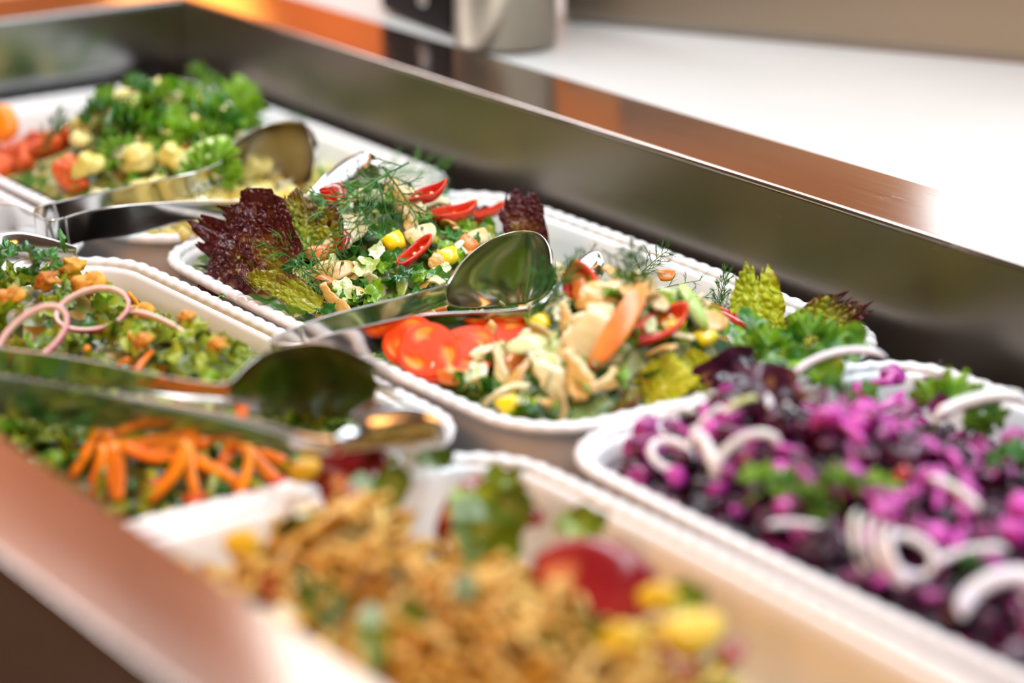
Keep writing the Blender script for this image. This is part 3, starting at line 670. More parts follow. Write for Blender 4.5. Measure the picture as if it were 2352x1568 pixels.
def ring_band(name, a, b, th, ht, mats, arc=(0, 2*math.pi), seed=0, wav=0.0):
    """onion ring: band standing on edge around an ellipse; outer face takes the second material"""
    closed = arc[1]-arc[0] > 6.2; n = 64 if closed else 40; sec = 12; V = []
    for i in range(n):
        t = arc[0]+(arc[1]-arc[0])*i/(n if closed else n-1)
        c, s_ = math.cos(t), math.sin(t); nx, ny = c*b, s_*a; l = math.hypot(nx, ny); nx /= l; ny /= l
        tap = 1 if closed else min(1, 0.15+6*min(i, n-1-i)/n)
        for j in range(sec):
            q = 2*math.pi*j/sec; o = math.copysign(abs(math.cos(q))**0.6, math.cos(q))*th/2*tap; z = math.copysign(abs(math.sin(q))**0.6, math.sin(q))*ht/2*tap
            V.append((a*c+nx*o, b*s_+ny*o, z+wav*math.sin(t*2+seed)))
    F = grid_faces(n, sec, True); fm = []
    if closed: F += [((n-1)*sec+j, (n-1)*sec+(j+1) % sec, (j+1) % sec, j) for j in range(sec)]
    for f in F: j = min(f[0] % sec, f[1] % sec) if abs(f[0] % sec-f[1] % sec) < 3 else sec-1; fm.append(1 if j in (0, 1, sec-1, sec-2) and len(mats) > 1 else 0)
    if not closed: F += [tuple(range(sec-1, -1, -1)), tuple(range((n-1)*sec, n*sec))]; fm += [0, 0]
    return mesh(name, V, F, mats, fm=fm)
def tomato_mat():
    m = bpy.data.materials.new('tomato_flesh'); m.use_nodes = True; nt = m.node_tree; N = nt.nodes; L = nt.links; b = N['Principled BSDF']
    at_ = N.new('ShaderNodeVertexColor'); at_.layer_name = 'gel'
    tc = N.new('ShaderNodeTexCoord'); no = N.new('ShaderNodeTexNoise'); no.inputs['Scale'].default_value = 260; L.new(tc.outputs['Object'], no.inputs['Vector'])
    sx = N.new('ShaderNodeSeparateColor'); L.new(at_.outputs[0], sx.inputs[0])
    ad = N.new('ShaderNodeMath'); ad.operation = 'MULTIPLY_ADD'; L.new(no.outputs['Fac'], ad.inputs[0]); ad.inputs[1].default_value = 0.4; L.new(sx.outputs[0], ad.inputs[2])
    cr = N.new('ShaderNodeValToRGB'); L.new(ad.outputs[0], cr.inputs[0]); e = cr.color_ramp.elements
    e[0].position = 0.1; e[0].color = (0.76, 0.045, 0.002, 1); e[1].position = 1.0; e[1].color = (0.90, 0.28, 0.03, 1); x = e.new(0.6); x.color = (0.86, 0.11, 0.004, 1)
    L.new(cr.outputs[0], b.inputs['Base Color']); b.inputs['Roughness'].default_value = 0.3
    b.inputs['Specular IOR Level'].default_value = 0.18; b.inputs['Subsurface Weight'].default_value = 0.04; b.inputs['Subsurface Radius'].default_value = (0.004, 0.002, 0.001); b.inputs['Subsurface Scale'].default_value = 1
    return m
M['tomato_flesh'] = tomato_mat()
def tomato_slice(name, r=0.026, t=0.0045, seed=0):
    n, rg = 60, 16; V = []; G = []
    for g in range(rg+1):
        f = g/rg
        for j in range(n):
            a = 2*math.pi*j/n; rr = r*f*(1+0.03*math.sin(3*a+seed)); ch = max(0, math.sin(a*1.5+seed)**2-0.35+0.25*math.sin(f*9+a*3))*(1 if 0.42 < f < 0.86 else 0)
            V.append((rr*math.cos(a), rr*math.sin(a), t/2+0.0002*math.sin(f*40+a*2)-0.0014*ch*math.sin((f-0.35)/0.5*math.pi)+0.002*math.sin(a+seed)*f)); G.append(ch*1.2 if ch > 0 else 0)
    for f, z in ((1.015, t*0.3), (1.02, 0), (1.01, -t*0.4), (0.97, -t/2), (0.02, -t/2)):
        for j in range(n):
            a = 2*math.pi*j/n; rr = r*f*(1+0.03*math.sin(3*a+seed)); V.append((rr*math.cos(a), rr*math.sin(a), z+0.002*math.sin(a+seed)*f)); G.append(0)
    F = [tuple(reversed(f)) for f in grid_faces(rg+6, n, True)]; fm = [1 if rg*n <= min(f) < (rg+3)*n else 0 for f in F]
    me = mesh(name, V, F, ['tomato_flesh', 'tomato_skin'], fm=fm)
    ca = me.color_attributes.new('gel', 'FLOAT_COLOR', 'POINT'); arr = np.ones((len(V), 4), np.float32); arr[:, 0] = G; arr[:, 1] = G; arr[:, 2] = G; ca.data.foreach_set('color', arr.ravel())
    return me
def pasta_twist(name, L=0.034, r=0.0045, seed=0):
    """short fusilli-like twist"""
    V = []; k = 22; n = 9
    for i in range(k):
        s = i/(k-1); x = L*(s-0.5); bz = 0.004*math.sin(s*3+seed)
        for j in range(n):
            a = 2*math.pi*j/n; rr = r*(0.55+0.45*abs(math.cos(1.5*a))); b = a+s*7
            V.append((x, rr*math.cos(b), rr*math.sin(b)+bz))
    return mesh(name, V, grid_faces(k, n, True)+[tuple(range(n-1, -1, -1)), tuple(range((k-1)*n, k*n))], ['pasta'])

mush = lambda s: 0.55+0.45*math.sin(math.pi*min(1, s*1.15+0.05))+(0.25 if 0.12 < s < 0.42 else 0)
tap = lambda s: max(0.12, math.sin(math.pi*(0.06+0.88*s))**0.55)
P_ = {}
P_['mushroom'] = [strip('mushroom_slice', 0.034, 0.011, 0.0032, 'mushroom', bend=b, side=sd, twist=tw, prof=mush, seed=i, k=13, n=12, wob=0.04) for i, (b, sd, tw) in enumerate(((0.9, 0.3, 0.3), (0.4, -0.6, 0.2), (1.5, 0, -0.5), (0.2, 0.7, 0.6)))]
P_['mushroom_pale'] = [strip('mushroom_slice', 0.032, 0.013, 0.0035, 'mushroom_pale', bend=b, side=sd, twist=tw, prof=mush, seed=i+9, k=13, n=12, wob=0.04) for i, (b, sd, tw) in enumerate(((0.8, 0.2, -0.3), (0.3, 0.6, 0.4), (1.2, -0.4, 0.5)))]
P_['mushroom_chunk'] = [chunk('mushroom_chunk', 0.024, 0.018, 0.012, M['mushroom_pale'], i, 0.25, 4) for i in range(3)]
P_['herb_scrap'] = [scrap('herb_leaf_scrap', 'herb', 0.0065, i, 0.6, 1.3) for i in range(5)]
P_['dark_scrap'] = [scrap('spinach_scrap', 'herb_dark', 0.0075, i+20, 0.6, 1.5) for i in range(4)]
P_['olive_scrap'] = [scrap('lettuce_scrap', 'herb_olive', 0.0085, i+40, 0.7, 1.4) for i in range(5)]
P_['stalk'] = [strip('herb_stalk', 0.024, 0.0028, 0.0024, 'stalk', bend=0.4*i, side=0.3, n=8, seed=i) for i in range(3)]
P_['cabbage'] = [strip('cabbage_strip', 0.022, 0.009, 0.0022, 'cabbage', bend=0.8-0.5*i, side=0.3*i, twist=0.5, prof=tap, seed=i, k=9, n=10) for i in range(3)]
P_['white_chunk'] = [scrap('white_cabbage_piece', 'cabbage', 0.009, i+130, 0.16, 1.35) for i in range(3)]
P_['cheese_cube'] = [chunk('cheese_cube', 0.016, 0.014, 0.010, M['cabbage'], 1, 0.2)]
P_['yellow'] = [chunk('yellow_pepper_cube', 0.015, 0.013, 0.009, M['yellow'], i, 0.18) for i in range(3)]
P_['orange'] = [chunk('orange_pepper_piece', 0.020, 0.012, 0.006, M['orange'], i, 0.25) for i in range(3)]
P_['chilli'] = [chilli_boat('chilli_slice', seed=i, w=0.0095+0.001*i) for i in range(3)]
P_['chilli_ring'] = [chilli_boat('chilli_slice', L=0.046, w=0.022, dp=0.008, seed=2, ring=True, wall=0.0028)]
P_['chilli_small'] = [chunk('red_pepper_bit', 0.013, 0.009, 0.003, M['chilli'], i, 0.3) for i in range(2)]
P_['chilli_strip'] = [strip('red_pepper_strip', 0.038, 0.008, 0.003, 'chilli', bend=0.5, side=0.3, prof=tap)]
P_['pepper_slice'] = [strip('orange_pepper_slice', 0.07, 0.017, 0.0035, 'orange', bend=0.5, side=0.25, prof=tap, k=15, n=12)]
P_['dill'] = [dill_sprig('dill_sprig', 0.055, i, 1.15, 0.9, 1.6) for i in range(5)]
P_['dill_fine'] = [dill_sprig('dill_sprig', 0.05, i+30, 0.6, 1.0, 1.2) for i in range(3)]
P_['dill_dense'] = [dill_sprig('dill_sprig', 0.055, i+60, 1.9, 0.45, 1.5) for i in range(2)]
P_['parsley'] = [lobed_leaf('parsley_leaf', 'herb', 0.012, 5, i, 0.22) for i in range(4)]
P_['parsley_curly'] = [lobed_leaf('curly_parsley_leaf', 'herb', 0.013, 7, i+7, 0.45) for i in range(3)]
P_['coriander'] = [lobed_leaf('coriander_leaf', 'herb_dark', 0.011, 4, i+3, 0.12) for i in range(3)]
P_['green_leaf'] = [scrap('green_leaf', 'herb', 0.014, i+80, 0.4, 1.7) for i in range(3)]
P_['lettuce_rib'] = [strip('lettuce_rib', 0.034, 0.012, 0.003, 'stalk', bend=0.9, side=0.3, prof=tap, k=11, n=10, seed=i) for i in range(2)]
P_['potato'] = [blob('potato_piece', 0.0100, 'potato', i, (1.35, 1, 0.6), 0.5, 16, 11, 3.2) for i in range(4)]
P_['bean'] = [blob('white_bean', 0.0075, 'potato', i+9, (1.35, 1, 0.85), 0.06) for i in range(2)]
P_['cauliflower'] = [blob('cauliflower_floret', 0.010, 'cauliflower', i+4, (1.1, 1, 0.9), 0.5, 16, 11, 5) for i in range(3)]
P_['carrot'] = [strip('carrot_strip', 0.042, 0.0052, 0.0046, 'carrot', bend=b, side=sd, n=8, power=5, seed=i) for i, (b, sd) in enumerate(((0.4, 0.2), (0.9, -0.3), (0.1, 0.5), (-0.5, 0.2)))]
P_['carrot_big'] = [strip('grated_carrot_heap_piece', 0.03, 0.016, 0.009, 'carrot', bend=0.8, side=0.4, prof=tap, seed=i) for i in range(2)]
M['tomato_dull'] = mat('diced_tomato', (0.52, 0.03, 0.004), (0.80, 0.15, 0.012), rough=0.45, scale=70, bump=0.5)
P_['tomato_cube'] = [chunk('tomato_cube', 0.019, 0.016, 0.012, M['tomato_dull'], i, 0.45, 4.5) for i in range(3)]
P_['orange_cube'] = [chunk('orange_carrot_piece', 0.026, 0.02, 0.013, M['carrot'], i, 0.25, 4) for i in range(2)]
P_['yellow_strip'] = [strip('yellow_green_strip', 0.03, 0.007, 0.003, 'lettuce', bend=0.6, side=0.3*i, prof=tap, seed=i) for i in range(2)]
P_['pumpkin'] = [blob('roast_pumpkin_piece', 0.010, 'pumpkin', i+50, (1.3, 1, 0.8), 0.55, 18, 12, 4.5) for i in range(3)]
P_['pasta'] = [pasta_twist('pasta_twist', 0.036, 0.0032, i) for i in range(4)]
P_['pasta_tube'] = [strip('pasta_tube', 0.034, 0.0055, 0.005, 'pasta', bend=0.7+0.2*i, n=10, power=2.2, seed=i) for i in range(3)]
P_['red_petal'] = [strip('red_pepper_piece', 0.046, 0.028, 0.006, 'redpepper', bend=1.0, side=0.2, prof=tap, k=11, n=12, seed=i) for i in range(2)]
P_['olive_disc'] = [scrap('green_herb_leaf', 'olive_disc', 0.013, i+150, 0.5, 1.15) for i in range(3)]
P_['sweetcorn'] = [blob('yellow_pepper_piece', 0.010, 'pepper_yellow', i+70, (1.4, 1, 0.5), 0.5, 16, 11, 3) for i in range(2)]
P_['beet'] = [strip('beetroot_strip', 0.022, 0.0075, 0.007, 'beet', bend=0.3*i, side=0.2, n=8, power=5, seed=i) for i in range(3)]
P_['beet_cube'] = [chunk('beetroot_cube', 0.014, 0.012, 0.010, M['beet'], i, 0.3, 5) for i in range(3)]
P_['magenta'] = [strip('stained_cabbage_strip', 0.022, 0.0075, 0.004, 'magenta', bend=0.9*i-0.6, side=0.4, twist=0.6, prof=tap, seed=i) for i in range(3)]+[blob('stained_cabbage_piece', 0.007, 'magenta', i+3, (1.3, 0.9, 0.7), 0.25) for i in range(2)]
P_['purple_leaf'] = [scrap('purple_salad_leaf', 'purple_leaf', 0.018, i+90, 0.35, 1.6) for i in range(2)]
P_['onion_bit'] = [strip('white_onion_strip', 0.018, 0.005, 0.003, 'onion_white', bend=1.2, side=0.3, prof=tap, seed=i) for i in range(2)]

# ------------------------------------------------------------------ placing
def orient(n, ang, P, sc=1.0, roll=0.0):
    n = n.normalized(); a = math.radians(ang); d = RIGHT*math.cos(a)+UP*math.sin(a)
    x = d-n*d.dot(n)
    # solve for the in-plane direction whose picture angle is the wanted one
    v = (P-CAM).normalized(); pn = d.cross(v); x2 = pn.cross(n)
    if x2.length > 1e-4: x = x2 if x2.dot(d) > 0 else -x2
    x.normalize(); y = n.cross(x)
    m = Matrix(((x.x, y.x, n.x, 0), (x.y, y.y, n.y, 0), (x.z, y.z, n.z, 0), (0, 0, 0, 1)))
    return Matrix.Translation(P) @ m @ Matrix.Rotation(roll, 4, 'X') @ Matrix.Diagonal((sc, sc, sc, 1)) if not isinstance(sc, tuple) else Matrix.Translation(P) @ m @ Matrix.Rotation(roll, 4, 'X') @ Matrix.Diagonal((*sc, 1))
TOCAM = -FWD
def put(kind, T, px, py, ang=0, k=0.4, L=None, label=None, cat=None, group=None, lift=0.004, roll=0.0, i=0, wide=1.0, z=None, name=None, n=None):
    me = P_[kind][i % len(P_[kind])] if isinstance(kind, str) else kind
    P = surf(T, px, py) if z is None else at(px, py, z)
    P = P+Vector((0, 0, lift)) if z is None else P
    xs = [v.co.x for v in me.vertices]; ext = max(xs)-min(xs)
    n = n or (Vector((0, 0, 1))*(1-k)+TOCAM*k)
    M0 = orient(n, ang, P)
    sc = 1.0
    if L:      # length asked for in pixels
        xd = M0.to_3x3() @ Vector((1, 0, 0)); a = pix(P); b = pix(P+xd*0.01); pl_ = math.hypot(a[0]-b[0], a[1]-b[1])/0.01
        sc = L/max(pl_*ext, 1e-6)
    o = link(name or me.name.split('.')[0], me, None, orient(n, ang, P, (sc, sc*wide, sc), roll))
    tag(o, label+', '+zone(T, P)+' of it' if group and len(label.split()) < 12 else label, cat, group); return o
def zone(T, P):
    x0, x1, y0, y1 = T.b
    zu = ('left end', 'centre left', 'centre right', 'right end')[max(0, min(3, int(4*(P.x-x0)/(x1-x0))))]
    zv = ('front', 'middle', 'back')[max(0, min(2, int(3*(P.y-y0)/(y1-y0))))]
    return zu+' '+zv
def rnd_dir(r, up=0.5):
    v = Vector((r.gauss(0, 1), r.gauss(0, 1), abs(r.gauss(0, 1))*1.0+up)); return v.normalized()
def scatter(kind, T, n, label, cat, group, sc=(0.8, 1.2), lift=(0.0, 0.006), region=None, up=0.6, seed=0, free=0.0075, name=None):
    r = random.Random(seed*77+len(kind)); x0, x1, y0, y1 = T.b; done = 0; tries = 0
    while done < n and tries < n*60:
        tries += 1; x, y = r.uniform(x0, x1), r.uniform(y0, y1)
        if inside(T, x, y) < free: continue
        h = H(T, x, y)
        if h < -T.depth+0.012: continue
        P = Vector((x, y, h+r.uniform(*lift))); q = pix(P)
        if not (-120 < q[0] < 2470 and -100 < q[1] < 1700): continue
        if region and not region(q[0], q[1]): continue
        me = P_[kind][r.randrange(len(P_[kind]))]; s = r.uniform(*sc)
        o = link(name or me.name.split('.')[0], me, None, orient(rnd_dir(r, up), r.uniform(0, 360), P, s))
        zu = ('left end', 'centre left', 'centre right', 'right end')[min(3, int(4*(x-x0)/(x1-x0)))]
        zv = ('front', 'middle', 'back')[min(2, int(3*(y-y0)/(y1-y0)))]
        tag(o, label+', '+zu+' '+zv+' of it', cat, group); done += 1
    return done

# ================================================================== middle tray: mushroom and chilli salad
A = TA; gm = 'mushroom slices in the middle salad'
for t in ((648, 700, 25), (1270, 700, 40)): pass
scatter('dark_scrap', A, 150, 'small dark green spinach piece mixed into the mushroom salad', 'leaf', 'dark green scraps in the mushroom salad', seed=1)
scatter('herb_scrap', A, 250, 'small fresh green herb piece mixed into the mushroom salad', 'leaf', 'green herb scraps in the mushroom salad', seed=2, lift=(0, .008))
scatter('cabbage', A, 90, 'pale cabbage strip mixed into the mushroom salad', 'cabbage', 'cabbage strips in the mushroom salad', seed=3, lift=(.001, .008))
scatter('mushroom', A, 70, 'tan mushroom slice mixed into the middle salad', 'mushroom', gm, seed=4, lift=(.002, .009))
scatter('mushroom_pale', A, 45, 'pale mushroom slice mixed into the middle salad', 'mushroom', 'pale mushroom slices in the middle salad', seed=5, lift=(.002, .009))
scatter('stalk', A, 60, 'short green herb stalk mixed into the mushroom salad', 'stalk', 'herb stalks in the mushroom salad', seed=6, lift=(.003, .009))
scatter('yellow', A, 12, 'yellow pepper cube mixed into the mushroom salad', 'pepper', 'yellow pepper cubes in the mushroom salad', seed=7, lift=(.001, .005))
scatter('olive_scrap', A, 70, 'yellow green lettuce piece mixed into the mushroom salad', 'lettuce', 'lettuce pieces in the mushroom salad', sc=(.6, .9), seed=61, lift=(.001, .008), region=lambda x, y: x > 1080, name='yellow_lettuce_piece')
scatter('orange', A, 14, 'orange pepper piece mixed into the mushroom salad', 'pepper', 'orange pepper pieces in the mushroom salad', seed=8, lift=(.001, .005))
scatter('parsley', A, 6, 'parsley leaf mixed into the mushroom salad', 'herb', 'parsley leaves in the mushroom salad', sc=(.6, .9), seed=9, lift=(.004, .009))

# lettuce leaves around the salad
def frill(name, m, T, px, py, ang, k, Lpx, wpx, label, seed, z=None, lift=0.0, **kw):
    dist = (surf(T, px, py) if z is None else at(px, py, z))-CAM; mpp = dist.length/FPX
    kw.setdefault('frill', 0.006)
    me = leaf_frill(name, m, L=Lpx*mpp*1.05, Wd=wpx*mpp, seed=seed, **kw)
    P = surf(T, px, py)+Vector((0, 0, lift)) if z is None else at(px, py, z)
    n = Vector((0, 0, 1))*(1-k)+TOCAM*k
    o = link(name, me, None, orient(n, ang, P)); tag(o, label, 'lettuce'); return o
frill('red_lettuce_leaf', 'frill_purple', A, 730, 645, 155, 0.75, 290, 300, 'large dark purple lettuce leaf at the left end of the middle tray', 3, z=-0.006, base=0.9, frill=0.007)
frill('red_lettuce_leaf', 'frill_mixed', A, 715, 600, 97, 0.8, 150, 170, 'olive and purple lettuce leaf behind the large purple one', 5, z=0.010, base=0.7)
frill('red_lettuce_leaf', 'frill_purple', A, 650, 610, 120, 0.8, 160, 150, 'purple lettuce leaf with ruffled tip standing up at left of the middle tray', 15, z=0.012, base=0.7)
frill('red_lettuce_leaf', 'frill_purple', A, 660, 660, 192, 0.55, 190, 110, 'low brown purple lettuce leaf lying along the front rim at left', 7, z=-0.006, base=0.7)
frill('green_lettuce_leaf', 'frill_mixed', A, 730, 700, 155, 0.5, 190, 90, 'shiny olive green lettuce leaf drooping at the front rim', 8, z=0.002, base=0.6, cup=0.9)
frill('red_lettuce_leaf', 'frill_purple', A, 1215, 580, 100, 0.85, 140, 110, 'dark purple lettuce leaf with pointed tip at the back rim behind the spoon', 9, z=-0.002, base=0.8, frill=0.004)
frill('red_lettuce_leaf', 'frill_purple', A, 1105, 525, 105, 0.8, 55, 70, 'small brown purple lettuce tip behind the second chilli slice', 10, z=-0.004, base=0.7, frill=0.004)
frill('green_lettuce_leaf', 'frill_green', A, 1745, 815, 92, 0.9, 200, 125, 'upright yellow green lettuce leaf at the back of the middle tray', 12, z=-0.012, base=0.95, frill=0.0045, blister=0.0048, cell=0.0058)
frill('red_lettuce_leaf', 'frill_mixed', A, 1775, 835, 34, 0.85, 235, 150, 'low purple and green lettuce leaf by the right back corner of the middle tray', 14, z=-0.016, base=0.8, frill=0.003, blister=0.0048, cell=0.0058)
frill('yellow_lettuce_leaf', 'frill_yellow', A, 1580, 850, 215, 0.5, 150, 130, 'yellow frilly lettuce leaf at the right front of the middle tray', 16, z=0.012, base=0.7)
frill('yellow_lettuce_leaf', 'frill_yellow', A, 1560, 830, 330, 0.5, 150, 110, 'yellow lettuce leaf tucked beside the beetroot tray rim', 18, z=0.012, base=0.7)
frill('red_lettuce_leaf', 'frill_purple', A, 1460, 900, 205, 0.4, 190, 90, 'dark purple lettuce leaf under the salad at the front right rim', 20, z=0.002, base=0.8)

# mushroom slices one by one
for j, (x, y, ang, L, k, kind, i, wd, lb) in enumerate((
    (925, 480, 118, 95, .7, 'mushroom', 0, 1.3, 'tall tan mushroom slice at the very top of the left heap'),
    (952, 500, 100, 80, .7, 'mushroom_pale', 0, 1.2, 'pale mushroom slice leaning behind the topmost slice'),
    (940, 535, 112, 80, .7, 'mushroom', 2, 1.0, 'narrow tan mushroom slice with dark spots below the top slice'),
    (700, 565, 8, 130, .5, 'mushroom', 1, 1.2, 'long tan mushroom slice beside the purple lettuce'),
    (785, 545, 12, 120, .5, 'mushroom_pale', 1, 1.3, 'pale mushroom slice under the dill fronds'),
    (800, 572, 25, 130, .5, 'mushroom_pale', 0, .9, 'thin pale mushroom slice below the dill fronds'),
    (775, 650, 8, 140, .55, 'mushroom', 0, 1.2, 'curved tan mushroom slice near the front left of the heap'),
    (990, 490, 10, 90, .5, 'mushroom_pale', 2, .8, 'pale mushroom strip behind the upper chilli slice'),
    (1005, 622, 75, 55, .6, 'mushroom', 2, 1.5, 'stubby mushroom stem beside the front chilli slice'),
    (1185, 905, 62, 115, .7, 'mushroom', 1, .9, 'tan mushroom slice forming a v shape at the front of the tray'),
    (1150, 880, 100, 100, .7, 'mushroom_pale', 1, .7, 'pale mushroom slice of the v shape at the front'),
    (1262, 892, 130, 135, .6, 'mushroom_pale', 2, 1.1, 'greenish pale mushroom slice lying at the front centre'),
    (1330, 890, 105, 130, .7, 'mushroom', 3, 1.3, 'upright tan mushroom slice left of the long orange pepper slice'),
    (1372, 800, 80, 150, .75, 'mushroom_pale', 0, 1.9, 'broad pale mushroom slice at the centre of the right heap'),
    (1375, 722, 5, 110, .6, 'mushroom', 2, .9, 'curled yellow edged mushroom slice right of the chilli ring'),
    (1310, 830, 85, 120, .7, 'mushroom_pale', 2, 1.1, 'pale mushroom slice standing below the chilli ring'),
    (1500, 720, 150, 80, .5, 'mushroom_pale', 0, 1.0, 'pale mushroom slice behind the big chilli boat'),
    (1618, 762, 155, 110, .5, 'mushroom', 1, 1.4, 'orange tan mushroom slice beneath the red strip at right'),
    (1420, 690, 170, 90, .5, 'mushroom_pale', 1, 1.0, 'pale mushroom slice under the dill at the back of the right heap'),
    (1230, 800, 10, 80, .5, 'mushroom_pale', 0, 1.0, 'pale mushroom slice right of the tomato slices'),
    (1120, 835, 20, 90, .5, 'mushroom_pale', 1, .7, 'pale mushroom slice above the white cabbage piece'),
    )):
    put(kind, A, x, y, ang, k, L, lb, 'mushroom', None, lift=.010, i=i, wide=wd)
for x, y, s, i, lb in ((968, 565, 75, 0, 'large lumpy mushroom piece on the left heap behind the front chilli slice'), (1095, 572, 65, 1, 'pale round mushroom piece left of the big spoon'), (1350, 765, 80, 2, 'pinkish pale mushroom piece in the middle of the right heap')):
    put('mushroom_chunk', A, x, y, 20, .6, s, lb, 'mushroom', None, lift=.008, i=i)
# chillies
ch = [(952, 613, 40, 104, .45, 0, 1.0, 'red chilli slice with an open hollow at the front of the left heap', .013),
      (1040, 522, 14, 118, .35, 1, 1.0, 'large red chilli slice left above the spoon', .014),
      (984, 438, 27, 98, .35, 2, .8, 'red chilli slice on top at the back of the left heap', .013),
      (1122, 516, 22, 80, .3, 0, .9, 'smaller red chilli slice pointing right behind the spoon', .012),
      (1515, 788, 32, 150, .5, 1, 1.35, 'large open red chilli slice with pale seeds on the right heap', .014)]
for x, y, ang, L, k, i, wd, lb, lf in ch:
    o = put('chilli', A, x, y, ang, k, L, lb, 'chilli', None, lift=lf, i=i, wide=wd, z=.050 if y == 438 else None)
    for q in range(5 if L > 140 else 2):
        s_ = link('seed', P_.get('seedm') or P_.setdefault('seedm', blob('seed', 0.0013, 'seed', 3, (1.2, 1, .5), .1, 8, 5)), o)
        s_.location = (R.uniform(-.006, .008), R.uniform(-.0012, .0012), -0.0035)
o = put('chilli', A, 1338, 675, 102, .8, 158, 'tall red chilli ring with orange flesh standing beside the spoon', 'chilli', None, z=.044, wide=1.75, i=1)
core = link('core', strip('core', 0.022, 0.005, 0.004, 'orange', bend=0.5, wob=0.1), o); core.location = (-.001, 0, -.003)
for q in range(5):
    s_ = link('seed', P_['seedm'], o); s_.location = (R.uniform(-.012, .002), R.uniform(-.004, .004), -0.002); s_.scale = (1.6, 1.6, 1.6)
put('chilli_small', A, 787, 587, 65, .7, 52, 'small red pepper bit in the middle of the left heap', 'pepper', None, lift=.011)
put('chilli_small', A, 770, 480, 120, .7, 58, 'red pepper wedge sticking up beside the olive lettuce', 'pepper', None, lift=.012, wide=1.4, i=1)
put('chilli_strip', A, 1680, 765, -28, .5, 130, 'thin red pepper strip beneath the upright green lettuce leaf', 'pepper', None, lift=.012)
put('pepper_slice', A, 1425, 805, 58, .65, 225, 'long flat orange red pepper slice across the right heap', 'pepper', None, lift=.018)
for x, y, ang, L, i, lb in ((602, 622, -25, 52, 0, 'orange pepper piece against the purple lettuce'), (752, 685, -30, 66, 1, 'orange tomato coloured piece at the front left of the salad'),
                     (685, 598, 15, 66, 2, 'brownish orange piece under the long mushroom slice'), (1530, 662, 0, 42, 0, 'orange cube at the back of the right heap'), (1075, 585, -40, 45, 1, 'dull red piece left of the spoon'), (730, 610, 10, 60, 0, 'brown orange piece below the dill sprig')):
    put('orange', A, x, y, ang, .6, L, lb, 'pepper', None, lift=.010, i=i, wide=1.2)
for x, y, L, i, lb in ((1028, 615, 50, 0, 'bright yellow pepper cube left of the big spoon'), (905, 582, 56, 1, 'yellow pepper piece behind the dill in the left heap'), (1165, 958, 52, 2, 'yellow pepper cube at the front rim'),
                    (1620, 803, 52, 0, 'yellow pepper piece at right by the yellow lettuce'), (1240, 770, 50, 1, 'yellow pepper piece below the dark dill bundle')):
    put('yellow', A, x, y, 25, .6, L, lb, 'pepper', None, lift=.009, i=i)
for x, y, L, i, ang, lb in ((1018, 645, 44, 0, 10, 'pale cabbage piece under the yellow pepper cube'), (840, 640, 74, 1, 10, 'white ragged cabbage piece in the left heap'), (790, 695, 66, 2, 100, 'white cabbage wedge at the front left by the tongs'),
    (695, 660, 52, 0, 100, 'white cabbage wedge behind the front dill sprig'), (1292, 748, 58, 1, 30, 'glossy white cabbage cube beside the dark dill bundle'), (1095, 890, 66, 2, 70, 'white ragged cabbage piece at the front left of the right heap'),
    (1270, 845, 100, 0, 8, 'white and green cabbage piece in the right heap'), (868, 605, 50, 1, 60, 'pale cabbage sliver below the dill'), (1180, 925, 40, 2, 0, 'small white cabbage cube at the front rim')):
    put('white_chunk', A, x, y, ang, .6, L, lb, 'cabbage', None, lift=.010, i=i)
for x, y, L, ang, lb in ((1215, 832, 110, 12, 'pale green lettuce rib across the right heap'), (1590, 742, 120, -60, 'green stalk arching over the right heap')):
    put('lettuce_rib', A, x, y, ang, .6, L, lb, 'lettuce', None, lift=.013, wide=.8 if L > 115 else 1.2)
for x, y, L, ang, lb in ((650, 610, 110, 60, 'dark green curled spinach leaf left of the heap'), (680, 590, 90, 15, 'dark green rolled leaf under the long mushroom slice'), (745, 600, 80, 30, 'glossy dark green leaf below the dill sprig'),
                   (665, 650, 70, -70, 'bluish green glossy leaf behind the front dill')):
    put('dark_scrap', A, x, y, ang, .6, L, lb, 'leaf', None, lift=.009, wide=.8)
for x, y, L, ang, i in ((870, 560, 80, 0, 0), (900, 625, 90, 30, 1), (920, 660, 90, 200, 2), (860, 690, 70, 80, 3), (1000, 660, 90, 150, 0), (1050, 610, 60, 90, 1), (1010, 460, 80, 10, 2), (1120, 545, 60, 100, 3), (870, 640, 60, 0, 1), (960, 650, 80, 10, 2)):
    put('herb_scrap' if i % 2 else 'dark_scrap', A, x, y, ang, .6, L*.8, 'fresh chopped herb leaf lying on the mushroom salad', 'herb', 'chopped leaves on the left mushroom heap', lift=.009, i=i, name='chopped_leaf')
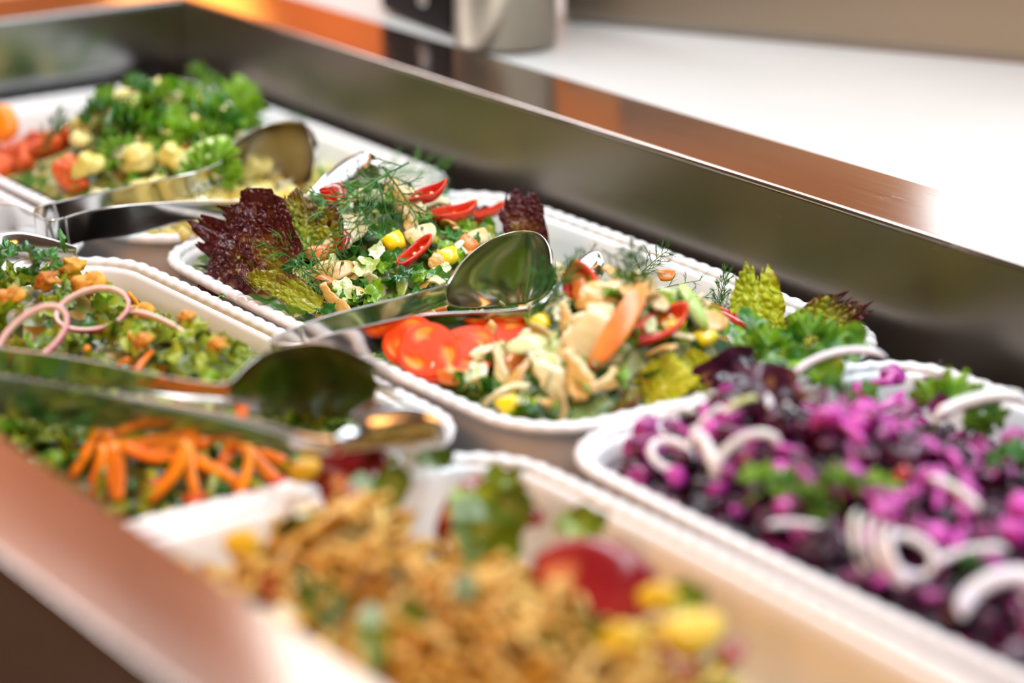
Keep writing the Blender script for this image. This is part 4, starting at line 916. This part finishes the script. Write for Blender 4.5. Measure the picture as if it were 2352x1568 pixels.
# dill
for j, (x, y, ang, L, k, kind, i, lf, lb) in enumerate((
    (870, 470, 205, 200, .8, 'dill', 0, .022, 'feathery dill sprig spread over the top of the left heap'),
    (810, 520, 215, 240, .8, 'dill', 1, .022, 'long dill sprig hanging down the left heap'),
    (890, 540, -70, 170, .8, 'dill', 2, .020, 'dill sprig hanging over the yellow pepper piece'),
    (930, 500, -50, 190, .8, 'dill', 3, .020, 'dill sprig across the top mushroom slices'),
    (940, 425, 10, 190, .7, 'dill', 4, .016, 'dill sprig at the back top of the left heap'),
    (830, 575, 235, 180, .8, 'dill', 3, .018, 'dill sprig lying below the long mushroom slice'),
    (770, 535, 190, 150, .8, 'dill_fine', 0, .024, 'fine dill frond above the purple lettuce'),
    (690, 650, 140, 190, .8, 'dill', 1, .018, 'dill sprig at the front left rim'),
    (740, 660, 120, 150, .8, 'dill', 0, .018, 'dill sprig pointing up beside the curved mushroom slice'),
    (650, 655, 170, 150, .8, 'dill', 2, .016, 'dill sprig reaching left over the purple lettuce'),
    (740, 705, -35, 120, .7, 'dill_dense', 0, .012, 'dense dark dill clump by the tongs at the front'),
    (715, 680, -50, 110, .7, 'dill_dense', 1, .012, 'dense dark dill clump beside the olive lettuce leaf'),
    (1318, 560, 40, 140, .8, 'dill', 0, -.02, 'dill sprig against the white back wall behind the small spoon end'),
    (1300, 620, 50, 110, .8, 'dill_fine', 1, -.02, 'thin dill frond between the two spoon ends'),
    (1252, 745, 60, 190, .85, 'dill_dense', 0, .020, 'thick dark dill bundle leaning beside the chilli ring'),
    (1240, 765, 62, 180, .85, 'dill_dense', 1, .020, 'second dark dill bundle below the small spoon end'),
    (1440, 660, -30, 170, .8, 'dill', 1, .016, 'dill sprig across the top of the right heap'),
    (1450, 690, 65, 150, .8, 'dill_dense', 1, .016, 'dark dill tuft in the middle of the right heap'),
    (1490, 650, 50, 130, .8, 'dill', 4, .016, 'dill sprig pointing up at the back of the right heap'),
    (1555, 690, 20, 120, .8, 'dill_fine', 2, .014, 'fine dill frond right of the orange cube'),
    (1600, 705, 10, 130, .8, 'dill_fine', 0, .010, 'fine dill frond against the white tray wall'),
    (1648, 700, 88, 120, .85, 'dill_dense', 0, .006, 'upright dill tip left of the green lettuce leaf'),
    (1690, 735, 30, 130, .8, 'dill', 2, .012, 'dill sprig lying against the green lettuce leaf'),
    (1660, 745, 175, 100, .8, 'dill', 3, .012, 'dill sprig at the base of the green lettuce leaf'),
    (1240, 910, 100, 130, .6, 'dill', 4, .010, 'dill sprig at the front centre of the tray'),
    (1000, 795, 10, 90, .6, 'dill', 0, .006, 'dill sprig between the tongs and the tomato slices'),
    (1105, 700, 30, 60, .8, 'dill_fine', 1, .018, 'tiny dill bit inside the big spoon'),
    (1212, 665, 115, 75, .8, 'dill_fine', 2, .022, 'thin dill twig inside the big spoon at right'))):
    put(kind, A, x, y, ang, k, L, lb, 'dill', None, lift=lf, i=i)
# tomato slices fanned at the front
P_['tomato_slice'] = [tomato_slice('tomato_slice', seed=i) for i in range(3)]
for j, (x, y, L, k, lf, lb) in enumerate(((1170, 790, 130, .35, .004, 'tomato slice half hidden behind the dark dill bundle'), (1140, 805, 135, .4, .007, 'juicy tomato slice rearmost of the front fan'), (1075, 835, 140, .45, .009, 'third tomato slice from the left end of the fan'),
                           (1020, 860, 145, .5, .012, 'broad tomato slice in the middle of the fan'), (985, 858, 140, .52, .016, 'second tomato slice from the left of the fan'), (945, 850, 130, .55, .020, 'leftmost tomato slice against the front rim'))):
    put('tomato_slice', A, x, y, 20+j*15, k, L*.86, lb, 'tomato', None, lift=lf, i=j)

# ================================================================== far tray: potato and parsley salad
rg = lambda x, y: x > 170
scatter('herb_scrap', T0, 70, 'small green herb piece mixed into the potato salad', 'leaf', 'green herb scraps in the potato salad', sc=(.9, 1.5), seed=21, region=rg, name='parsley_scrap')
scatter('potato', T0, 120, 'yellow potato piece in the far salad', 'potato', 'potato pieces in the far salad', seed=22, lift=(0, .006), region=rg)
scatter('cauliflower', T0, 50, 'pale cauliflower floret in the far salad', 'cauliflower', 'cauliflower florets in the far salad', seed=23, lift=(0, .006), region=rg)
scatter('bean', T0, 70, 'pale white bean at the front corner of the far tray', 'bean', 'white beans in the far salad', seed=24, lift=(0.001, .005), region=lambda x, y: 290 < x < 560 and y > 440)
scatter('parsley_curly', T0, 46, 'curly parsley leaf on the far potato salad', 'herb', 'parsley leaves on the far salad', sc=(.9, 1.5), seed=25, lift=(.006, .014), region=lambda x, y: 200 < x < 560 and y < 400)
scatter('orange', T0, 18, 'orange pepper bit in the far salad', 'pepper', 'orange bits in the far salad', sc=(.7, 1), seed=26, lift=(.004, .01), region=lambda x, y: 150 < x < 480 and y < 420)
scatter('tomato_cube', T0, 60, 'red tomato cube at the left of the far tray', 'tomato', 'tomato cubes in the far tray', seed=27, lift=(.0, .012), region=lambda x, y: x < 185, up=.3)
for x, y, L, i in ((440, 215, 90, 0), (480, 240, 90, 1), (400, 260, 90, 2), (370, 340, 100, 0), (450, 310, 100, 1), (300, 340, 100, 2), (240, 300, 90, 0), (550, 270, 60, 1), (420, 360, 90, 2), (280, 390, 90, 0), (330, 300, 90, 1), (475, 350, 80, 2)):
    put('parsley_curly', T0, x, y, R.uniform(0, 360), .6, L, 'tuft of parsley heaped on the far potato salad', 'herb', 'parsley tufts on the far salad', lift=.014, i=i)
put('parsley_curly', T0, 492, 462, 60, .85, 120, 'bright curly parsley tuft between the arms of the far tongs', 'herb', None, lift=.030, i=0)
put('parsley_curly', T0, 470, 480, 120, .85, 110, 'curly parsley leaves below the tuft by the far tongs', 'herb', None, lift=.026, i=1)
put('parsley_curly', T0, 510, 470, 20, .85, 80, 'curly parsley leaf reaching toward the purple lettuce', 'herb', None, lift=.026, i=2)
put('lettuce_rib', T0, 470, 415, 30, .8, 150, 'pale green lettuce piece lying inside the far tongs', 'lettuce', None, lift=.020, wide=1.4)
for x, y, L, i, lb in ((585, 425, 90, 0, 'large yellow potato slice with a dark speck beside the far spoon'), (530, 400, 70, 1, 'yellow potato piece behind the pale lettuce'), (320, 400, 90, 2, 'yellow potato piece under the far tong arm'), (400, 395, 80, 3, 'yellow potato piece above the far tong arm'),
                       (200, 420, 90, 0, 'yellow potato piece next to the tomato cubes'), (505, 300, 70, 1, 'yellow potato piece behind the far parsley'), (300, 240, 110, 2, 'long yellow potato piece at the top left of the far heap'), (375, 205, 70, 3, 'yellow potato piece at the summit of the far heap'), (530, 330, 70, 1, 'yellow potato piece left of the far spoon bowl')):
    put('potato', T0, x, y, 25, .7, L, lb, 'potato', None, lift=.014, i=i, z={240: .040, 205: .055}.get(y))
for x, y, z_, L, i, lb in ((395, 530, .000, 62, 0, 'large pale bean at the near corner of the far tray'), (440, 508, .008, 60, 1, 'pale bean below the curly parsley'), (468, 522, .004, 56, 0, 'pale bean beside the purple lettuce'), (362, 535, -.004, 48, 1, 'pale bean at the near corner by the tongs'),
                           (425, 535, .000, 50, 1, 'pale bean touching the front rim of the far tray'), (405, 506, .008, 54, 0, 'pale bean against the near tong arm'), (478, 500, .010, 54, 1, 'pale bean behind the purple lettuce edge')):
    put('bean', T0, x, y, 10+x % 7*12, .6, L, lb, 'bean', None, z=z_, i=i)
put('green_leaf', T0, 690, 405, 50, .8, 90, 'bright green leaf at the base of the far spoon bowl', 'leaf', None, lift=.020, i=0)
put('green_leaf', T0, 650, 440, 0, .8, 90, 'green leaf between the far tong arms', 'leaf', None, lift=.012, i=1)
put('dill_dense', T0, 115, 365, 70, .8, 120, 'dark dill tuft on the red tomato cubes', 'dill', None, lift=.02)
put('dill', T0, 690, 268, 150, .8, 70, 'dill tip at the back rim of the far tray', 'dill', None, z=.004)
put('orange_cube', T0, 10, 340, 100, .8, 90, 'bright orange carrot piece at the left edge of the far tray', 'carrot', None, lift=.022)

# ================================================================== beetroot tray
B = TB
scatter('beet', B, 230, 'dark beetroot strip in the purple salad', 'beetroot', 'beetroot strips in the purple salad', seed=31, lift=(0, .007))
scatter('beet_cube', B, 90, 'dark beetroot cube in the purple salad', 'beetroot', 'beetroot cubes in the purple salad', seed=32, lift=(0, .006))
scatter('magenta', B, 70, 'magenta stained cabbage piece in the beetroot salad', 'cabbage', 'magenta cabbage pieces in the beetroot salad', seed=33, lift=(.003, .010))
scatter('onion_bit', B, 14, 'pale onion strip in the beetroot salad', 'onion', 'pale onion strips in the beetroot salad', seed=34, lift=(.005, .010))
for x, y, n_, s_ in ((2040, 930, 9, 55), (1960, 1010, 8, 60), (2180, 1100, 9, 60), (2080, 1180, 8, 55), (1830, 1100, 4, 40), (1500, 1050, 8, 45), (2300, 1180, 8, 60), (1860, 1140, 5, 40), (2200, 1280, 6, 50), (1640, 990, 5, 50), (2130, 1010, 6, 50)):
    for q in range(n_):
        put('magenta', B, x+R.gauss(0, s_), y+R.gauss(0, s_*.7), R.uniform(0, 180), .6, R.uniform(50, 85), 'bright magenta cabbage piece topping the beetroot salad', 'cabbage', 'bright magenta cabbage pieces on the beetroot salad', lift=.012, i=R.randrange(5))
def onion(T, x, y, ang, k, Lpx, asp, th, ht, label, mats=('onion_white',), arc=(0, 6.2832), lift=.014, z=None, roll=0, wav=0.0012, seed=0, Lw=None):
    P = (surf(T, x, y)+Vector((0, 0, lift))) if z is None else at(x, y, z)
    a = Lpx/2*(P-CAM).length/FPX
    me = ring_band('onion_ring', a, a*asp, th, ht, list(mats), arc, seed, wav)
    n = Vector((0, 0, 1))*(1-k)+TOCAM*k
    o = link('onion_ring', me, None, orient(n, ang, P, 1.0, roll)); tag(o, label, 'onion'); return o
hp = math.pi
onion(B, 1555, 1020, 20, .7, 90, .65, .003, .004, 'thin pink edged onion ring at the left end of the beetroot salad', ('onion_white', 'onion_skin'))
onion(B, 1540, 1095, -20, .7, 95, .7, .005, .005, 'small white onion ring low at the left end of the beetroot salad')
onion(B, 1612, 1110, -70, .7, 150, .3, .008, .008, 'thick white onion piece standing at the left front of the beetroot salad', arc=(.2, 3.0))
onion(B, 1715, 1110, 35, .8, 165, .62, .0055, .005, 'large white onion arc left of the front parsley', arc=(-.5, 2.9))
onion(B, 1625, 1035, 50, .8, 130, .3, .004, .005, 'slim white onion strip above the large arc', arc=(.2, 2.8))
onion(B, 1930, 935, 12, .75, 240, .5, .005, .0055, 'long white onion arc across the top of the beetroot salad', arc=(.35, 3.0), lift=.02)
onion(B, 2240, 1020, 15, .7, 230, .35, .008, .008, 'thick white onion piece right of the back parsley', arc=(.1, 2.6), lift=.018)
for q in range(4):
    onion(B, 2010+q*24, 1300+q*14, 108, .75, 190-q*12, .48, .0042, .0045, ('outermost', 'second', 'third', 'innermost')[q]+' of the four nested white onion arcs at the front rim', arc=(.3, 3.0), lift=.012+.002*q, seed=q)
onion(B, 2085, 1330, -30, .7, 120, .7, .005, .005, 'white onion ring beside the nested arcs')
onion(B, 1850, 1265, -12, .6, 190, .35, .0035, .004, 'white onion arc along the front rim', arc=(.3, 2.9), lift=.008)
onion(B, 2185, 1195, -35, .7, 140, .3, .005, .005, 'white onion strip at the right of the beetroot salad', arc=(.2, 2.9))
onion(B, 2300, 1440, 20, .6, 190, .6, .010, .007, 'broad white onion arc at the lower right corner', arc=(-.3, 3.2))
onion(B, 2230, 1345, 10, .6, 180, .3, .005, .005, 'white onion arc above the lower right one', arc=(.3, 2.9))
onion(B, 1700, 990, 25, .7, 100, .3, .004, .005, 'short pale green onion strip near the purple leaves', ('stalk',), arc=(.3, 2.9))
for x, y, L, ang, i, lb in ((1745, 1180, 150, 40, 0, 'parsley leaf at the front rim of the beetroot salad'), (1835, 1215, 130, 0, 1, 'lower parsley leaf beside the front one'), (1930, 1180, 130, 100, 2, 'flat parsley leaf at the centre front of the beetroot salad'), (2010, 1180, 110, 20, 0, 'darker parsley leaf right of the flat one'),
                     (2170, 985, 170, 60, 1, 'large parsley sprig at the back of the beetroot salad'), (2235, 985, 130, 0, 2, 'parsley sprig tip right of the large back one'), (2325, 1120, 130, 80, 0, 'parsley leaf at the right edge of the photo'), (2220, 1370, 110, 10, 1, 'parsley leaf near the lower right onion arcs'),
                     (1900, 960, 120, 10, 2, 'parsley leaf under the long onion arc'), (1960, 955, 120, -40, 0, 'parsley leaf below the long onion arc at right'), (1800, 1170, 90, 60, 1, 'small parsley leaf with a white speck')):
    put('parsley_curly' if i else 'parsley', B, x, y, ang, .75, L, lb, 'herb', None, lift=.012, i=i)
for x, y, L, ang, i in ((1740, 810, 130, -60, 0), (1800, 840, 130, 40, 1), (1860, 850, 150, 20, 2), (1930, 840, 160, 15, 0), (1820, 880, 140, 0, 1), (1760, 860, 120, 90, 2), (1880, 900, 140, -10, 0), (1700, 830, 90, -60, 1), (1900, 870, 130, 60, 1), (1845, 820, 120, 30, 2)):
    put('green_leaf' if i != 2 else 'parsley_curly', B, x, y+25, ang, .7, L, 'bright green herb leaf bunched on the beetroot salad', 'herb', 'herb bunch on the beetroot salad', lift=.022, i=i, name='herb_leaf')
put('purple_leaf', B, 1680, 900, 20, .7, 170, 'dark purple salad leaf folded over the left rim of the beetroot tray', 'leaf', None, lift=.014)
put('purple_leaf', B, 1770, 940, -30, .7, 200, 'larger dark purple leaf under the herb bunch', 'leaf', None, lift=.010, i=1)
put('chilli_small', B, 2070, 1140, 40, .7, 40, 'tiny red bit in the beetroot salad', 'pepper', None, lift=.014)
put('beet_cube', B, 1668, 1045, 0, .9, 56, 'shiny beetroot cube beside the white onion strips', 'beetroot', None, lift=.014)

# ================================================================== lettuce tray with red onion
C_ = TC
scatter('olive_scrap', C_, 260, 'olive green lettuce scrap in the onion topped salad', 'lettuce', 'lettuce scraps in the left salad', seed=41, lift=(0, .007), sc=(.8, 1.2), region=lambda x, y: y < 1010)
scatter('herb_scrap', C_, 100, 'fresh green scrap in the onion topped salad', 'leaf', 'green scraps in the left salad', seed=42, lift=(0.002, .008), sc=(.8, 1.2), region=lambda x, y: y < 1080, name='coriander_scrap')
scatter('carrot', C_, 14, 'orange carrot strip among the lettuce', 'carrot', 'carrot strips among the lettuce', seed=43, lift=(.002, .006), sc=(.5, .8), region=lambda x, y: y < 1000)
scatter('yellow_strip', C_, 34, 'yellow green strip at the front of the left salad', 'lettuce', 'yellow green strips in the left salad', seed=44, lift=(.0, .005), region=lambda x, y: y > 980)
scatter('dark_scrap', C_, 60, 'dark green scrap at the front of the left salad', 'leaf', 'dark scraps in the left salad', seed=45, lift=(-.002, .003), region=lambda x, y: y > 980)
for j, (x, y, ang, L) in enumerate(((235, 1070, 75, 150), (260, 1120, 95, 150), (330, 1060, 10, 170), (400, 1050, -20, 180), (460, 1080, -35, 180), (500, 1110, -25, 140), (400, 1130, 55, 170), (540, 1060, 70, 160), (600, 1090, -45, 180), (650, 1090, -25, 150), (350, 1090, -10, 160), (300, 1030, 30, 120), (230, 1100, 80, 120), (440, 1120, 100, 130), (570, 1120, 80, 120), (620, 1060, -20, 130), (200, 1060, 60, 140), (480, 1030, -15, 130), (380, 1070, 30, 130), (280, 1150, 90, 110))):
    put('carrot', C_, x, y, ang, .7, L, 'bright orange carrot strip heaped in the left salad', 'carrot', 'carrot strips heaped at the front of the left salad', lift=.006+.003*(j % 4), i=j, wide=1.5)
for x, y, L, i in ((350, 1120, 60, 0), (560, 1130, 60, 1), (450, 1150, 60, 2), (640, 1110, 50, 0)):
    put('tomato_cube', C_, x, y, 10, .5, L, 'dull red cube beneath the carrot strips', 'tomato', 'red cubes under the carrot strips', lift=.0, i=i)
onion(C_, 212, 712, 12, .62, 165, .62, .0032, .006, 'upright red onion ring right of the other one', ('onion_inner', 'onion_skin'), z=.030)
onion(C_, 72, 775, 40, .62, 190, .55, .0034, .006, 'red onion ring at the left edge of the lettuce salad', ('onion_inner', 'onion_skin'), z=.030)
onion(C_, 360, 765, -28, .55, 200, .35, .0034, .006, 'red onion arc curving down toward the forked spoon', ('onion_inner', 'onion_skin'), arc=(.1, 2.7), z=.020)
for x, y, L, i, lb in ((200, 690, 90, 0, 'yellow orange pumpkin piece seen through the onion ring'), (165, 650, 80, 1, 'orange brown roasted piece with a dark tip behind the onion rings'), (110, 680, 70, 2, 'yellow piece left behind the onion ring'), (320, 755, 70, 0, 'orange piece under the onion arc'),
                       (330, 820, 60, 1, 'orange piece among the lettuce above the tongs'), (500, 830, 60, 2, 'orange piece left of the forked spoon'), (20, 720, 80, 0, 'yellow brown piece at the left edge'), (430, 765, 50, 1, 'small orange piece below the onion arc'), (620, 970, 45, 2, 'small orange piece under the forked spoon')):
    put('pumpkin', C_, x, y, 20, .6, L, lb, 'pumpkin', None, lift=.012, i=i)
put('dark_scrap', C_, 150, 630, 105, .85, 60, 'dark brown withered stem tip on the roasted piece', 'stem', None, lift=.026, wide=.4)
for x, y, L, ang, i, lb in ((60, 660, 90, 20, 0, 'coriander leaf at the back left of the lettuce salad'), (25, 670, 80, 160, 1, 'coriander leaf at the very left edge'), (110, 665, 70, 60, 2, 'coriander leaf left of the roasted piece'), (20, 640, 60, 100, 0, 'coriander sprig against the white tray wall')):
    put('coriander', C_, x, y, ang, .8, L, lb, 'herb', None, lift=.020, i=i)
for x, y, L, ang in ((660, 930, 110, 30), (600, 900, 100, 150), (740, 960, 100, 10), (560, 920, 90, 60), (700, 900, 120, 80)):
    put('parsley_curly', C_, x, y, ang, .6, L, 'green parsley leaf beneath the forked spoon', 'herb', 'parsley leaves beneath the forked spoon', lift=.010, i=L % 3)
put('herb_scrap', C_, 510, 679, 0, .3, 20, 'tiny green herb bit on the tray rim', 'herb', None, z=.002)
put('herb_scrap', C_, 573, 733, 90, .9, 18, 'tiny green herb bit stuck inside the tray wall', 'herb', None, z=-.006, wide=.4)

# ================================================================== pasta tray
D = TD
rp = lambda x, y: x < 1720
scatter('pasta', D, 290, 'golden pasta twist in the nearest salad', 'pasta', 'pasta twists in the nearest salad', seed=51, lift=(0, .009), region=rp)
scatter('pasta_tube', D, 230, 'golden curved pasta tube in the nearest salad', 'pasta', 'pasta tubes in the nearest salad', seed=52, lift=(0, .009), region=rp)
scatter('olive_disc', D, 16, 'green herb leaf in the pasta salad', 'herb', 'herb leaves in the pasta salad', seed=53, lift=(.002, .008), region=rp)
scatter('cauliflower', D, 16, 'pale floret in the pasta salad', 'cauliflower', 'pale florets in the pasta salad', seed=54, lift=(.002, .008), region=lambda x, y: x < 700)
for x, y, L, ang, k, wd, lb in ((800, 1110, 190, 30, .7, 1.2, 'dark red pepper piece at the top of the pasta heap'), (1365, 1365, 290, -8, .75, 1.15, 'large raspberry red pepper piece on the pasta salad'), (655, 1385, 150, -30, .6, .8, 'red pepper piece at the front rim of the pasta tray'),
                        (1060, 1190, 170, 55, .7, .7, 'red pepper strip between the green herbs'), (1205, 1205, 90, -20, .7, 1.0, 'small orange red pepper piece behind the herbs'), (1680, 1530, 70, 40, .6, 1.0, 'tiny dark red bit at the lower edge of the pasta salad'),
                        (1040, 1390, 80, 80, .7, .8, 'thin red pepper strip in the middle of the pasta'), (1520, 1560, 170, 5, .6, 1.0, 'orange red pepper piece at the bottom edge'), (800, 1190, 100, 70, .7, .7, 'dark red pepper tip below the topmost piece'), (1420, 1450, 120, 0, .6, .9, 'orange red pepper piece under the large red one'), (700, 1420, 100, -40, .6, .7, 'dark red pepper tail at the front rim')):
    put('red_petal', D, x, y, ang, k, L*1.05, lb, 'pepper', None, lift=.007, wide=wd, i=int(L) % 2)
for x, y, L, i, lb in ((1335, 1235, 115, 0, 'round green leaf standing up at the back of the pasta heap'), (1130, 1250, 190, 1, 'large dark olive green leaf in the centre of the pasta heap'), (1150, 1160, 140, 2, 'green herb piece at the crest of the pasta heap'), (1565, 1410, 115, 0, 'round green slice at the right of the pasta heap'),
                   (900, 1500, 170, 1, 'dark olive green piece at the bottom edge of the pasta salad'), (1090, 1330, 130, 2, 'olive brown piece below the large dark leaf'), (1330, 1500, 150, 0, 'green piece below the large red pepper'), (870, 1180, 150, 1, 'green strip under the topmost red pepper'), (870, 1050, 130, 2, 'green herb leaf beside the topmost red pepper'), (1000, 1085, 80, 0, 'small green leaf hanging by the white piece'), (1090, 1200, 120, 1, 'green slice left of the crest')):
    put('olive_disc', D, x, y, 20*i, .75, L*1.1, lb, 'herb', None, lift=.010, i=i)
for x, y, L, i, lb in ((1515, 1430, 100, 0, 'yellow pepper piece right of the large red one'), (1590, 1510, 150, 1, 'bright yellow pepper piece at the lower right of the pasta heap'), (1430, 1530, 120, 0, 'yellow green pepper piece at the bottom edge'), (700, 1130, 80, 1, 'yellow green piece at the back left of the pasta heap'), (560, 1300, 90, 0, 'pale yellow piece at the left end of the pasta heap')):
    put('sweetcorn', D, x, y, 20, .7, L, lb, 'pepper', None, lift=.014, i=i, name='yellow_pepper_piece')
put('cheese_cube', D, 955, 1062, 20, .7, 100, 'white feta like cube at the back of the pasta heap', 'cheese', None, lift=.014, name='cheese_cube')
